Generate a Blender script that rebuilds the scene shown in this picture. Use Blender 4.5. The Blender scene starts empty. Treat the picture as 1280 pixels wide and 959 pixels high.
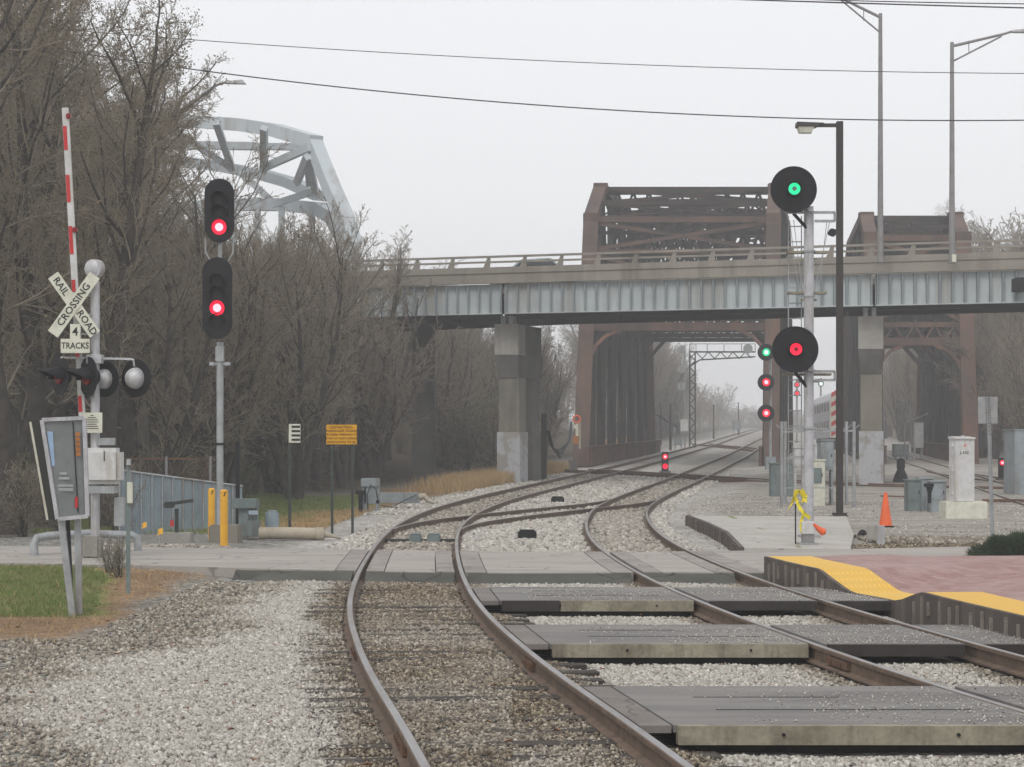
import bpy, math, random
import numpy as np
from math import pi, sin, cos, radians, sqrt
from mathutils import Vector, Matrix, noise as mnoise

# ------------------------------------------------------------------ camera, light, exposure
S = bpy.context.scene
COL = S.collection
F, H, YH = 2600.0, 1.84, 558.0          # focal length in photo pixels, eye height, horizon row
cam_d = bpy.data.cameras.new('camera')
cam = bpy.data.objects.new('camera', cam_d); COL.objects.link(cam)
cam.location = (0, 0, H); cam.rotation_euler = (pi / 2, 0, 0)
cam_d.sensor_width = 36.0; cam_d.lens = F / 1280 * 36.0
cam_d.shift_y = (YH - 479.5) / 1280
cam_d.clip_start = 0.5; cam_d.clip_end = 6000
S.camera = cam

SUN_EL, SUN_AZ = radians(48), radians(200)   # azimuth clockwise from +Y: behind the camera, a little to its left
W = bpy.data.worlds.new('World'); S.world = W; W.use_nodes = True
nt = W.node_tree; nt.nodes.clear()
out = nt.nodes.new('ShaderNodeOutputWorld'); bg = nt.nodes.new('ShaderNodeBackground')
sky = nt.nodes.new('ShaderNodeTexSky'); sky.sky_type = 'NISHITA'; sky.sun_disc = False
sky.sun_elevation = SUN_EL; sky.sun_rotation = SUN_AZ; sky.dust_density = 4.0; sky.air_density = 1.0
mixn = nt.nodes.new('ShaderNodeMix'); mixn.data_type = 'RGBA'; mixn.inputs[0].default_value = 0.93
mixn.inputs[7].default_value = (7.75, 7.8, 7.95, 1)        # the cloud layer
nt.links.new(sky.outputs[0], mixn.inputs[6]); nt.links.new(mixn.outputs[2], bg.inputs[0])
bg.inputs[1].default_value = 0.129
nt.links.new(bg.outputs[0], out.inputs[0])
sd = bpy.data.lights.new('sun', 'SUN'); sd.energy = 1.15; sd.angle = radians(25); sd.color = (1, .965, .92)
so = bpy.data.objects.new('sun', sd); COL.objects.link(so)
sv = Vector((sin(SUN_AZ) * cos(SUN_EL), cos(SUN_AZ) * cos(SUN_EL), sin(SUN_EL)))
so.rotation_euler = sv.to_track_quat('Z', 'Y').to_euler(); so.location = (0, -20, 60)
S.view_settings.view_transform = 'Standard'; S.view_settings.look = 'None'
S.view_settings.exposure = 0.0; S.view_settings.gamma = 1.0; S.view_settings.use_curve_mapping = False
S.render.engine = 'CYCLES'
S.cycles.use_denoising = True
S.cycles.max_bounces = 5; S.cycles.diffuse_bounces = 3; S.cycles.glossy_bounces = 2
S.cycles.transmission_bounces = 2; S.cycles.volume_bounces = 1; S.cycles.transparent_max_bounces = 6
S.cycles.use_adaptive_sampling = True

rnd = random.Random(7)

# ------------------------------------------------------------------ geometry helpers
def zr(Y):
    a = .00016
    if Y < 35: return 0.0
    if Y < 82: return a * (Y - 35) ** 2
    return a * 47 ** 2 + .01504 * (Y - 82)
def P(px, py, Y):
    return Vector(((px - 640) / F * Y, Y, H + (YH - py) / F * Y))
def G(px, py, dz=0.0):
    lo, hi = 5.0, 900.0
    for _ in range(50):
        m = (lo + hi) / 2
        if YH - F * (zr(m) + dz - H) / m > py: lo = m
        else: hi = m
    return P(px, py, lo)
def spline(kn):
    ys = np.array([k[0] for k in kn], float); xs = np.array([k[1] for k in kn], float)
    n = len(ys); d = np.diff(xs) / np.diff(ys); m = np.zeros(n)
    m[0] = d[0]; m[-1] = d[-1]
    for i in range(1, n - 1):
        h0, h1 = ys[i] - ys[i-1], ys[i+1] - ys[i]
        m[i] = (d[i-1] * h1 + d[i] * h0) / (h0 + h1)
    def f(Y):
        Y = np.asarray(Y, float)
        i = np.clip(np.searchsorted(ys, Y) - 1, 0, n - 2)
        h = ys[i+1] - ys[i]; t = (Y - ys[i]) / h
        r = (2*t**3-3*t**2+1)*xs[i] + (t**3-2*t**2+t)*h*m[i] + (-2*t**3+3*t**2)*xs[i+1] + (t**3-t**2)*h*m[i+1]
        r = np.where(Y < ys[0], xs[0] + m[0]*(Y-ys[0]), r)
        return np.where(Y > ys[-1], xs[-1] + m[-1]*(Y-ys[-1]), r)
    return f
def smooth_knots(kn, w=.25, n=2):
    kn = [list(k) for k in kn]
    for _ in range(n):
        new = [k[:] for k in kn]
        for i in range(1, len(kn) - 1):
            t = (kn[i][0]-kn[i-1][0])/(kn[i+1][0]-kn[i-1][0])
            new[i][1] = (1-w)*kn[i][1] + w*(kn[i-1][1]*(1-t)+kn[i+1][1]*t)
        kn = new
    return kn
K1 = smooth_knots([(8,.75),(11,.38),(13.4,.08),(14.6,-.08),(16.1,-.29),(17.9,-.52),(20,-.75),(22.2,-.98),(25,-1.21),(29,-1.44),(33.7,-1.63),(37,-1.74),(42,-1.89),(48,-1.95),(53.4,-1.80),(59,-1.5),(64,-1.03),(69,-.45),(75,.37),(82,1.5),(90,2.75),(103,4.85),(124,8.0),(145,11.1),(190,17.8),(260,27.2),(410,48),(700,92)])
K2 = smooth_knots([(8,5.6),(11,4.95),(14.4,4.33),(15.7,4.09),(17.2,3.86),(18.9,3.63),(20.7,3.42),(22.5,3.2),(25,2.96),(27.4,2.76),(30,2.6),(33,2.47),(36.5,2.36),(40,2.31),(44,2.34),(48,2.45),(53.4,2.68),(58,3.0),(61,3.29),(65,3.74),(70,4.42),(76,5.3),(83,6.45),(97,8.6),(103,9.5),(120,12.0),(141,15.3),(162,18.2),(230,27.9),(300,38),(410,53.5),(700,97)])
K3 = smooth_knots([(50,14.4),(60,15.8),(70,17.2),(86,19.3),(99,20.9),(118,23.3),(142,26.1),(180,30.5),(250,39),(400,58)])
X1, X2, X3 = spline(K1), spline(K2), spline(K3)

class MB:
    """collects faces; build() links them as one mesh object"""
    def __init__(s): s.v = []; s.f = []; s.m = []; s.mi = 0
    def add(s, vs, fs):
        b = len(s.v); s.v += [tuple(p) for p in vs]
        for f in fs: s.f.append(tuple(b + i for i in f)); s.m.append(s.mi)
        return s
    def hexa(s, p):      # 8 corners: bottom 4 then top 4, same order
        return s.add(p, [(3,2,1,0),(4,5,6,7),(0,1,5,4),(1,2,6,5),(2,3,7,6),(3,0,4,7)])
    def bx(s, x0, x1, y0, y1, z0, z1):
        return s.hexa([(x0,y0,z0),(x1,y0,z0),(x1,y1,z0),(x0,y1,z0),(x0,y0,z1),(x1,y0,z1),(x1,y1,z1),(x0,y1,z1)])
    def box(s, c, sx, sy, sz, rz=0, rx=0, ry=0):
        M = Matrix.Rotation(rz, 3, 'Z') @ Matrix.Rotation(ry, 3, 'Y') @ Matrix.Rotation(rx, 3, 'X')
        ps = []
        for dz in (-.5, .5):
            for dx, dy in ((-.5,-.5),(.5,-.5),(.5,.5),(-.5,.5)):
                ps.append(Vector(c) + M @ Vector((dx*sx, dy*sy, dz*sz)))
        return s.hexa(ps)
    def bar(s, a, b, w, h=None, up=(0,0,1)):
        h = h or w; a, b = Vector(a), Vector(b); d = (b - a).normalized(); u = Vector(up)
        if abs(d.dot(u)) > .98: u = Vector((0, 1, 0))
        r = d.cross(u).normalized(); u = r.cross(d).normalized()
        q = [(-w/2,-h/2),(w/2,-h/2),(w/2,h/2),(-w/2,h/2)]
        return s.hexa([a + r*i + u*j for i, j in q] + [b + r*i + u*j for i, j in q])
    def tube(s, pts, r, n=8, cap=True):
        pts = [Vector(p) for p in pts]; k = len(pts)
        rs = list(r) if isinstance(r, (list, tuple)) else [r] * k
        vs = []; pu = None
        for i, p in enumerate(pts):
            d = (pts[min(i+1,k-1)] - pts[max(i-1,0)]).normalized()
            if pu is None:
                u = Vector((0,0,1)) if abs(d.z) < .9 else Vector((1,0,0))
            else: u = pu
            a = d.cross(u).normalized(); u = a.cross(d).normalized(); pu = u
            for j in range(n):
                t = 2*pi*j/n
                vs.append(p + (a*cos(t) + u*sin(t)) * rs[i])
        fs = [(i*n+j, i*n+(j+1)%n, (i+1)*n+(j+1)%n, (i+1)*n+j) for i in range(k-1) for j in range(n)]
        if cap: fs += [tuple(range(n))[::-1], tuple((k-1)*n + j for j in range(n))]
        return s.add(vs, fs)
    def cyl(s, a, b, r0, r1=None, n=24): return s.tube([a, b], [r0, r0 if r1 is None else r1], n)
    def prism(s, poly, vec):
        n = len(poly); vec = Vector(vec)
        vs = [Vector(p) for p in poly] + [Vector(p) + vec for p in poly]
        return s.add(vs, [tuple(range(n))[::-1], tuple(range(n, 2*n))] + [(i,(i+1)%n,n+(i+1)%n,n+i) for i in range(n)])
    def sheet(s, rows):
        m = len(rows[0]); vs = [p for r in rows for p in r]
        return s.add(vs, [(i*m+j, i*m+j+1, (i+1)*m+j+1, (i+1)*m+j) for i in range(len(rows)-1) for j in range(m-1)])
    def build(s, name, mat, parent=None, smooth=False, bevel=0.0, fix=True):
        o0 = Vector((0,0,0)); q = parent
        while q is not None: o0 += q.location; q = q.parent
        me = bpy.data.meshes.new(name)
        me.from_pydata([(x-o0.x, y-o0.y, z-o0.z) for x, y, z in s.v], [], s.f)
        mats = mat if isinstance(mat, (list, tuple)) else [mat]
        for mm in mats: me.materials.append(mm)
        me.polygons.foreach_set('material_index', s.m)
        if fix:
            import bmesh
            bm = bmesh.new(); bm.from_mesh(me)
            bmesh.ops.recalc_face_normals(bm, faces=bm.faces)
            if bevel:
                ed = [e for e in bm.edges if len(e.link_faces) == 2 and e.calc_face_angle(0) > .6]
                bmesh.ops.bevel(bm, geom=ed, offset=bevel, segments=2, affect='EDGES', clamp_overlap=True)
            bm.to_mesh(me); bm.free()
        if smooth:
            me.polygons.foreach_set('use_smooth', [True]*len(me.polygons))
            me.set_sharp_from_angle(angle=radians(40))
        me.update()
        o = bpy.data.objects.new(name, me); COL.objects.link(o)
        if parent is not None: o.parent = parent
        return o
def tag(o, label, cat, group=None, kind=None):
    o['label'] = label; o['category'] = cat
    if group: o['group'] = group
    if kind: o['kind'] = kind
    return o
def thing(name, loc, label, cat, group=None):
    o = bpy.data.objects.new(name, None); COL.objects.link(o); o.location = loc
    o.empty_display_size = .2
    return tag(o, label, cat, group)
def struct(o): o['kind'] = 'structure'; return o
def copy_tree(o, parent=None):
    c = o.copy(); COL.objects.link(c); c.parent = parent
    for ch in o.children: copy_tree(ch, c)
    return c
def nump_mesh(name, V, Q, mat, parent=None, attr=None, smooth=False, tri=False):
    k = 3 if tri else 4
    me = bpy.data.meshes.new(name); nv, nq = len(V), len(Q)
    me.vertices.add(nv); me.vertices.foreach_set('co', np.asarray(V, np.float32).ravel())
    me.loops.add(nq*k); me.loops.foreach_set('vertex_index', np.asarray(Q, np.int32).ravel())
    me.polygons.add(nq); me.polygons.foreach_set('loop_start', np.arange(nq, dtype=np.int32)*k)
    me.polygons.foreach_set('loop_total', np.full(nq, k, np.int32))
    if attr:
        for an, (dom, arr) in attr.items():
            a = me.attributes.new(an, 'FLOAT', dom); a.data.foreach_set('value', np.asarray(arr, np.float32))
    me.update(calc_edges=True)
    for mm in (mat if isinstance(mat, (list, tuple)) else [mat]): me.materials.append(mm)
    if smooth: me.polygons.foreach_set('use_smooth', [True]*nq)
    o = bpy.data.objects.new(name, me); COL.objects.link(o)
    if parent is not None: o.parent = parent
    return o
def text(s, loc, size, mat, parent, name='lettering', rz=0.0, sx=1.0, ry=0.0, bold=0.0, ax='CENTER'):
    cu = bpy.data.curves.new('t', 'FONT'); cu.body = s; cu.size = size; cu.extrude = .002; cu.offset = bold
    cu.align_x = ax; cu.align_y = 'CENTER'; cu.resolution_u = 2
    t = bpy.data.objects.new('t', cu); COL.objects.link(t)
    bpy.context.view_layer.update()
    me = bpy.data.meshes.new_from_object(t.evaluated_get(bpy.context.evaluated_depsgraph_get()))
    bpy.data.objects.remove(t)
    M = Matrix.Rotation(rz, 4, 'Z') @ Matrix.Rotation(ry, 4, 'Y') @ Matrix.Rotation(pi/2, 4, 'X') @ Matrix.Diagonal((sx, 1, 1, 1))
    me.transform(M); me.materials.clear(); me.materials.append(mat)
    o0 = Vector((0,0,0)); q = parent
    while q is not None: o0 += q.location; q = q.parent
    me.transform(Matrix.Translation(Vector(loc) - o0))
    o = bpy.data.objects.new(name, me); COL.objects.link(o); o.parent = parent
    return o

# ------------------------------------------------------------------ materials
def newmat(name):
    m = bpy.data.materials.new(name); m.use_nodes = True
    n = m.node_tree; b = n.nodes['Principled BSDF']; return m, n, b
def ramp(n, src, stops):
    r = n.nodes.new('ShaderNodeValToRGB'); n.links.new(src, r.inputs[0])
    while len(r.color_ramp.elements) < len(stops): r.color_ramp.elements.new(.5)
    for e, (p, c) in zip(r.color_ramp.elements, stops):
        e.position = p; e.color = (c[0], c[1], c[2], 1) if isinstance(c, (tuple, list)) else (c, c, c, 1)
    return r.outputs[0]
def noisen(n, scale, detail=4, rough=.6, vec=None, sc=None):
    t = n.nodes.new('ShaderNodeTexNoise'); t.inputs['Scale'].default_value = scale
    t.inputs['Detail'].default_value = detail; t.inputs['Roughness'].default_value = rough
    g = n.nodes.new('ShaderNodeNewGeometry'); src = g.outputs['Position']
    if sc:
        mp = n.nodes.new('ShaderNodeMapping'); mp.inputs['Scale'].default_value = sc
        n.links.new(src, mp.inputs[0]); src = mp.outputs[0]
    n.links.new(src, t.inputs['Vector'])
    return t.outputs['Fac']
def mixc(n, fac, a, b, mode='MIX'):
    x = n.nodes.new('ShaderNodeMix'); x.data_type = 'RGBA'; x.blend_type = mode
    if hasattr(fac, 'links'): n.links.new(fac, x.inputs[0])
    else: x.inputs[0].default_value = fac
    for i, c in ((6, a), (7, b)):
        if hasattr(c, 'links'): n.links.new(c, x.inputs[i])
        else: x.inputs[i].default_value = (c[0], c[1], c[2], 1)
    return x.outputs[2]
def bumpn(n, b, src, strength, dist):
    k = n.nodes.new('ShaderNodeBump'); k.inputs['Strength'].default_value = strength; k.inputs['Distance'].default_value = dist
    n.links.new(src, k.inputs['Height']); n.links.new(k.outputs[0], b.inputs['Normal']); return k
def weathered(name, c, c2=None, rough=.7, metal=0.0, sc=3.0, lo=.42, hi=.68, streak=None, fine=.12, bump=.15, bscale=40, spec=.3):
    """base colour c with patches of c2 (wear, stain, rust), a fine grain and optional vertical streaks"""
    m, n, b = newmat(name); c2 = c2 or tuple(x*.72 for x in c)
    f = ramp(n, noisen(n, sc, 6, .65), [(lo, 0.0), (hi, 1.0)])
    col = mixc(n, f, c, c2)
    if streak:
        s = ramp(n, noisen(n, 1.0, 5, .7, sc=(streak[1], streak[1], streak[1]*.12)), [(.5, 0.0), (.72, 1.0)])
        col = mixc(n, s, col, streak[0])
    g = ramp(n, noisen(n, bscale, 3, .7), [(.25, 1-fine*2), (.75, 1+fine)])
    col = mixc(n, 1.0, col, g, 'MULTIPLY')
    n.links.new(col, b.inputs['Base Color'])
    b.inputs['Roughness'].default_value = rough; b.inputs['Metallic'].default_value = metal
    b.inputs['Specular IOR Level'].default_value = spec
    if bump: bumpn(n, b, noisen(n, bscale, 4, .6), bump, .02)
    return m
def emit(name, c, s):
    m, n, b = newmat(name); b.inputs['Base Color'].default_value = (c[0]*.3, c[1]*.3, c[2]*.3, 1)
    b.inputs['Emission Color'].default_value = (*c, 1); b.inputs['Emission Strength'].default_value = s; return m
M = {}
M['galv'] = weathered('galvanised', (.40,.42,.43), (.29,.30,.31), .5, .35, 5, streak=((.25,.22,.19), 3))
M['silver'] = weathered('silver_paint', (.52,.52,.54), (.38,.38,.40), .45, .2, 4, streak=((.28,.25,.22), 4))
M['white'] = weathered('white_paint', (.60,.60,.60), (.47,.46,.45), .55, 0, 4, streak=((.42,.38,.33), 4), fine=.05)
M['signwhite'] = weathered('sign_white', (.66,.66,.56), (.52,.51,.42), .5, 0, 6, fine=.04, bump=0)
M['black'] = weathered('black_paint', (.009,.009,.012), (.018,.018,.021), .6, 0, 6, bump=.05, spec=.2)
M['ink'] = weathered('ink', (.02,.02,.022), None, .6, bump=0)
M['inkbrown'] = weathered('ink_brown', (.16,.05,.01), None, .6, bump=0)
M['green_box'] = weathered('grey_green_paint', (.18,.225,.22), (.13,.165,.165), .55, 0, 3, streak=((.1,.09,.08), 3))
M['greylight'] = weathered('cabinet_grey', (.30,.34,.36), (.22,.25,.26), .55, 0, 3, streak=((.18,.17,.15), 3))
M['fenceblue'] = weathered('slat_blue', (.36,.44,.49), (.27,.34,.38), .6, 0, 2, streak=((.23,.25,.27), 2))
M['yellow'] = weathered('bollard_yellow', (.78,.42,.03), (.68,.33,.03), .5, 0, 5, fine=.05, bump=.03)
M['signyellow'] = weathered('sign_yellow', (.72,.38,.01), (.6,.3,.01), .5, 0, 6, fine=.04, bump=0)
M['orange'] = weathered('cone_orange', (.80,.13,.03), (.62,.12,.04), .5, 0, 6, fine=.06, bump=.05)
M['red'] = weathered('red_stripe', (.55,.03,.035), (.42,.03,.03), .5, 0, 6, fine=.05, bump=0)
M['redlens'] = weathered('red_lens', (.25,.01,.012), None, .25, bump=0)
M['concrete'] = weathered('concrete', (.36,.345,.315), (.27,.255,.23), .85, 0, 1.2, streak=((.20,.19,.17), .8), bump=.25, bscale=30)
M['concpatch'] = weathered('concrete_patched', (.42,.43,.45), (.31,.29,.26), .85, 0, 1.1, lo=.5, hi=.56, bump=.2)
M['concdark'] = weathered('concrete_stained_shaded', (.14,.135,.125), (.09,.088,.08), .9, 0, .9, streak=((.06,.06,.055), 1.0))  # stained concrete; also carries painted shade on the rear pier parts
M['parapet'] = weathered('parapet_concrete', (.30,.275,.235), (.235,.215,.185), .85, 0, .5, streak=((.17,.15,.125), .7), bump=.15)
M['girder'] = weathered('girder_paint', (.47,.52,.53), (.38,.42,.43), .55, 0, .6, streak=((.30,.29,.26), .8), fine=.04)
M['underside'] = weathered('girder_shade_dark', (.014,.017,.021), (.010,.012,.014), .95)  # shade below the deck put into a near-black colour
M['truss'] = weathered('rusty_truss', (.118,.078,.062), (.062,.050,.045), .8, 0, .6, streak=((.165,.092,.058), 1.0), bump=.3)
M['trussdark'] = weathered('lattice_steel', (.035,.032,.030), (.07,.048,.04), .8, 0, .5, bump=.2)
M['girdershade'] = weathered('stiffener_shade_tone', (.24,.28,.30), (.20,.22,.23), .6, 0, .6)  # darker tone paints in the shade lines along the stiffeners
M['pierbrown'] = weathered('pier_concrete', (.23,.212,.175), (.17,.158,.13), .9, 0, .8, streak=((.10,.095,.08), .9), bump=.2)
M['edgesteel'] = weathered('sheet_pile', (.085,.07,.062), (.12,.095,.08), .85, 0, 2, streak=((.15,.13,.11), 2), bump=.3)
M['ribsteel'] = weathered('sheet_rib', (.24,.21,.18), (.17,.14,.12), .85, 0, 6)
M['signpost'] = weathered('sign_post_green', (.045,.055,.05), (.03,.035,.033), .6, 0, 3)
M['trussrust'] = weathered('rusty_post', (.16,.088,.066), (.10,.072,.06), .85, 0, .5, lo=.4, hi=.6, streak=((.24,.11,.06), .6), bump=.3)
M['trussgreen'] = weathered('old_green_steel', (.026,.033,.031), (.06,.046,.038), .8, 0, .5, lo=.5, hi=.66, streak=((.11,.085,.07), .9), bump=.3)
M['archsteel'] = weathered('arch_steel', (.52,.575,.60), (.42,.47,.50), .6, 0, .15, streak=((.30,.26,.23), .3), bump=0)
M['polebrown'] = weathered('bronze_pole', (.045,.038,.035), (.035,.03,.028), .5, .2)
M['lamppole'] = weathered('lamp_pole', (.27,.26,.26), (.2,.19,.19), .6, .2)
M['wood'] = weathered('weathered_board', (.31,.285,.215), (.17,.15,.11), .85, 0, 2.2, streak=((.12,.10,.08), 3), bump=.3, bscale=25)
M['tie'] = weathered('tie_wood', (.05,.042,.036), (.09,.078,.065), .95, 0, 6, bump=.6, bscale=30)
M['darkwood'] = weathered('dark_timber', (.05,.044,.04), (.035,.03,.027), .9, 0, 3)
M['cable'] = weathered('cable', (.03,.032,.04), None, .6, bump=0)
M['pipe'] = weathered('tan_pipe', (.42,.37,.29), (.30,.25,.19), .6, 0, 3)
M['tape'] = weathered('caution_tape', (.75,.62,.03), (.1,.09,.02), .5, 0, 14, lo=.58, hi=.6, bump=0)
M['glass'] = weathered('case_glass', (.16,.17,.17), (.12,.13,.13), .12, 0, 5, bump=0, fine=.03, spec=.6)
M['bluepanel'] = weathered('poster_blue', (.32,.45,.62), (.25,.36,.52), .4, 0, 5, bump=0, fine=.03)
M['orangeprint'] = weathered('poster_orange', (.42,.16,.04), None, .5, bump=0)
M['car'] = weathered('car_paint', (.45,.52,.53), (.4,.46,.47), .25, .3, 3, bump=0, fine=.02)
M['darkglass'] = weathered('car_glass', (.03,.035,.04), None, .1, bump=0, spec=.8)
M['bark'] = weathered('bark', (.048,.041,.036), (.085,.073,.062), .95, 0, 3, bump=.6, bscale=14)
M['twig'] = weathered('twig', (.235,.197,.152), (.30,.256,.195), .95, 0, .6, bump=0, fine=.1)
M['twiglight'] = weathered('twig_light', (.22,.20,.165), (.28,.25,.2), .95, 0, .6, bump=0, fine=.1)
M['leafbrown'] = weathered('leaf_brown', (.15,.115,.06), (.13,.125,.06), .8, 0, .8, bump=0)
M['deadleaf'] = weathered('dead_leaf', (.20,.075,.035), (.26,.15,.07), .8, 0, 2, bump=0)
M['leafgreen'] = weathered('leaf_green', (.07,.10,.03), (.10,.10,.045), .8, 0, .6, bump=0)
M['juniper'] = weathered('juniper', (.018,.042,.016), (.04,.07,.025), .8, 0, 5, bump=0)
M['grass'] = weathered('grass_blade', (.15,.20,.055), (.26,.25,.12), .8, 0, 1.5, bump=0)
M['drygrass'] = weathered('dry_grass', (.46,.32,.16), (.36,.26,.13), .9, 0, 1.5, bump=0)
M['rust'] = weathered('rust_iron', (.16,.085,.05), (.09,.055,.04), .85, 0, 3)
M['roofdark'] = weathered('train_roof', (.35,.36,.37), (.28,.28,.29), .6, .1, 2)
M['L_red'] = emit('lit_red', (1, .0, .035), 1.5)
M['L_redhot'] = emit('lit_red_core', (1, .40, .46), 1.9)
M['L_green'] = emit('lit_green', (.0, .85, .35), 1.0)
M['L_greenhot'] = emit('lit_green_core', (.35, 1, .7), 1.0)
M['L_pale'] = emit('lit_pale', (.8, 1, .9), 1.3)
# rail steel: polished head, rusty web
def railmat():
    m, n, b = newmat('rail_steel'); g = n.nodes.new('ShaderNodeNewGeometry')
    s = n.nodes.new('ShaderNodeSeparateXYZ'); n.links.new(g.outputs['Normal'], s.inputs[0])
    up = ramp(n, s.outputs[2], [(.90, 0.0), (.97, 1.0)])
    at = n.nodes.new('ShaderNodeAttribute'); at.attribute_name = 'head'
    mu = n.nodes.new('ShaderNodeMath'); mu.operation = 'MULTIPLY'; n.links.new(up, mu.inputs[0]); n.links.new(at.outputs['Fac'], mu.inputs[1])
    r = mixc(n, ramp(n, noisen(n, 6, 5, .7), [(.4, 0.0), (.65, 1.0)]), (.150,.100,.066), (.080,.056,.042))
    hd = mixc(n, ramp(n, noisen(n, 5, 4, .6, sc=(1,.15,1)), [(.4, 0.0), (.6, 1.0)]), (.34,.33,.33), (.24,.215,.20))
    n.links.new(mixc(n, mu.outputs[0], r, hd), b.inputs['Base Color'])
    b.inputs['Roughness'].default_value = .42
    mm = n.nodes.new('ShaderNodeMath'); mm.operation = 'MULTIPLY'; n.links.new(mu.outputs[0], mm.inputs[0]); mm.inputs[1].default_value = .7
    n.links.new(mm.outputs[0], b.inputs['Metallic'])
    rr = n.nodes.new('ShaderNodeMapRange'); n.links.new(mu.outputs[0], rr.inputs[0]); rr.inputs[3].default_value = .85; rr.inputs[4].default_value = .33
    n.links.new(rr.outputs[0], b.inputs['Roughness'])
    bumpn(n, b, noisen(n, 60, 3), .2, .005); return m
M['rail'] = railmat()
def asphalt(name, c, c2, streaky=True, cracks=True):
    m, n, b = newmat(name)
    f = ramp(n, noisen(n, 1.0, 6, .65, sc=(.35, 1.6, 1) if streaky else (1, 1, 1)), [(.36, 0.0), (.66, 1.0)])
    col = mixc(n, f, c, c2)
    v = n.nodes.new('ShaderNodeTexVoronoi'); v.feature = 'DISTANCE_TO_EDGE'; v.inputs['Scale'].default_value = .55
    g = n.nodes.new('ShaderNodeNewGeometry'); 
    w = n.nodes.new('ShaderNodeVectorMath'); w.operation = 'ADD'
    nn = n.nodes.new('ShaderNodeTexNoise'); nn.inputs['Scale'].default_value = 1.3; n.links.new(g.outputs['Position'], nn.inputs['Vector'])
    n.links.new(g.outputs['Position'], w.inputs[0]); n.links.new(nn.outputs['Color'], w.inputs[1]); n.links.new(w.outputs[0], v.inputs['Vector'])
    crack = ramp(n, v.outputs['Distance'], [(.004, 1.0), (.012, 0.0)])
    if cracks: col = mixc(n, crack, col, tuple(x*.55 for x in c))
    gr = ramp(n, noisen(n, 90, 2, .8), [(.2, .72), (.8, 1.22)])
    col = mixc(n, 1.0, col, gr, 'MULTIPLY')
    n.links.new(col, b.inputs['Base Color']); b.inputs['Roughness'].default_value = .9
    b.inputs['Specular IOR Level'].default_value = .15
    bumpn(n, b, noisen(n, 70, 3, .8), .4, .012); return m
M['road'] = asphalt('road_asphalt', (.40,.37,.335), (.30,.28,.255))
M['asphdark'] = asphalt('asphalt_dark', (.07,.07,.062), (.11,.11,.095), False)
M['slabconc'] = asphalt('slab_concrete', (.46,.435,.40), (.38,.36,.33), False)
M['panel'] = asphalt('rubber_panel', (.165,.157,.152), (.25,.238,.225), True, False)
M['panelpatch'] = asphalt('crossing_plank', (.24,.215,.20), (.17,.15,.14), False)
M['roadplank'] = asphalt('road_plank', (.34,.31,.285), (.24,.215,.20), False)
def brick():
    m, n, b = newmat('brick_paver'); g = n.nodes.new('ShaderNodeNewGeometry')
    mp = n.nodes.new('ShaderNodeMapping'); mp.inputs['Rotation'].default_value = (0, 0, radians(45)); n.links.new(g.outputs['Position'], mp.inputs[0])
    t = n.nodes.new('ShaderNodeTexBrick'); t.inputs['Scale'].default_value = 1.0
    t.inputs['Brick Width'].default_value = .2; t.inputs['Row Height'].default_value = .1; t.inputs['Mortar Size'].default_value = .006
    t.inputs['Color1'].default_value = (.25,.125,.115,1); t.inputs['Color2'].default_value = (.36,.22,.20,1); t.inputs['Mortar'].default_value = (.17,.13,.12,1)
    n.links.new(mp.outputs[0], t.inputs['Vector'])
    c = mixc(n, ramp(n, noisen(n, .8, 5, .7), [(.4, 0.0), (.75, .6)]), t.outputs['Color'], (.38,.30,.28))
    n.links.new(c, b.inputs['Base Color']); b.inputs['Roughness'].default_value = .85
    bumpn(n, b, t.outputs['Fac'], -.3, .004); return m
M['brick'] = brick()
def tactile():
    m, n, b = newmat('tactile_yellow'); g = n.nodes.new('ShaderNodeNewGeometry')
    v = n.nodes.new('ShaderNodeTexVoronoi'); v.inputs['Scale'].default_value = 16; v.inputs['Randomness'].default_value = 0
    n.links.new(g.outputs['Position'], v.inputs['Vector'])
    d = ramp(n, v.outputs['Distance'], [(.25, 1.0), (.42, 0.0)])
    c = mixc(n, d, (.66,.38,.035), (.80,.50,.07))
    c = mixc(n, ramp(n, noisen(n, 3, 6, .7), [(.5, 0.0), (.8, .6)]), c, (.6,.40,.12))
    n.links.new(c, b.inputs['Base Color']); b.inputs['Roughness'].default_value = .6
    bumpn(n, b, d, .5, .01); return m
M['tactile'] = tactile()
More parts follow.
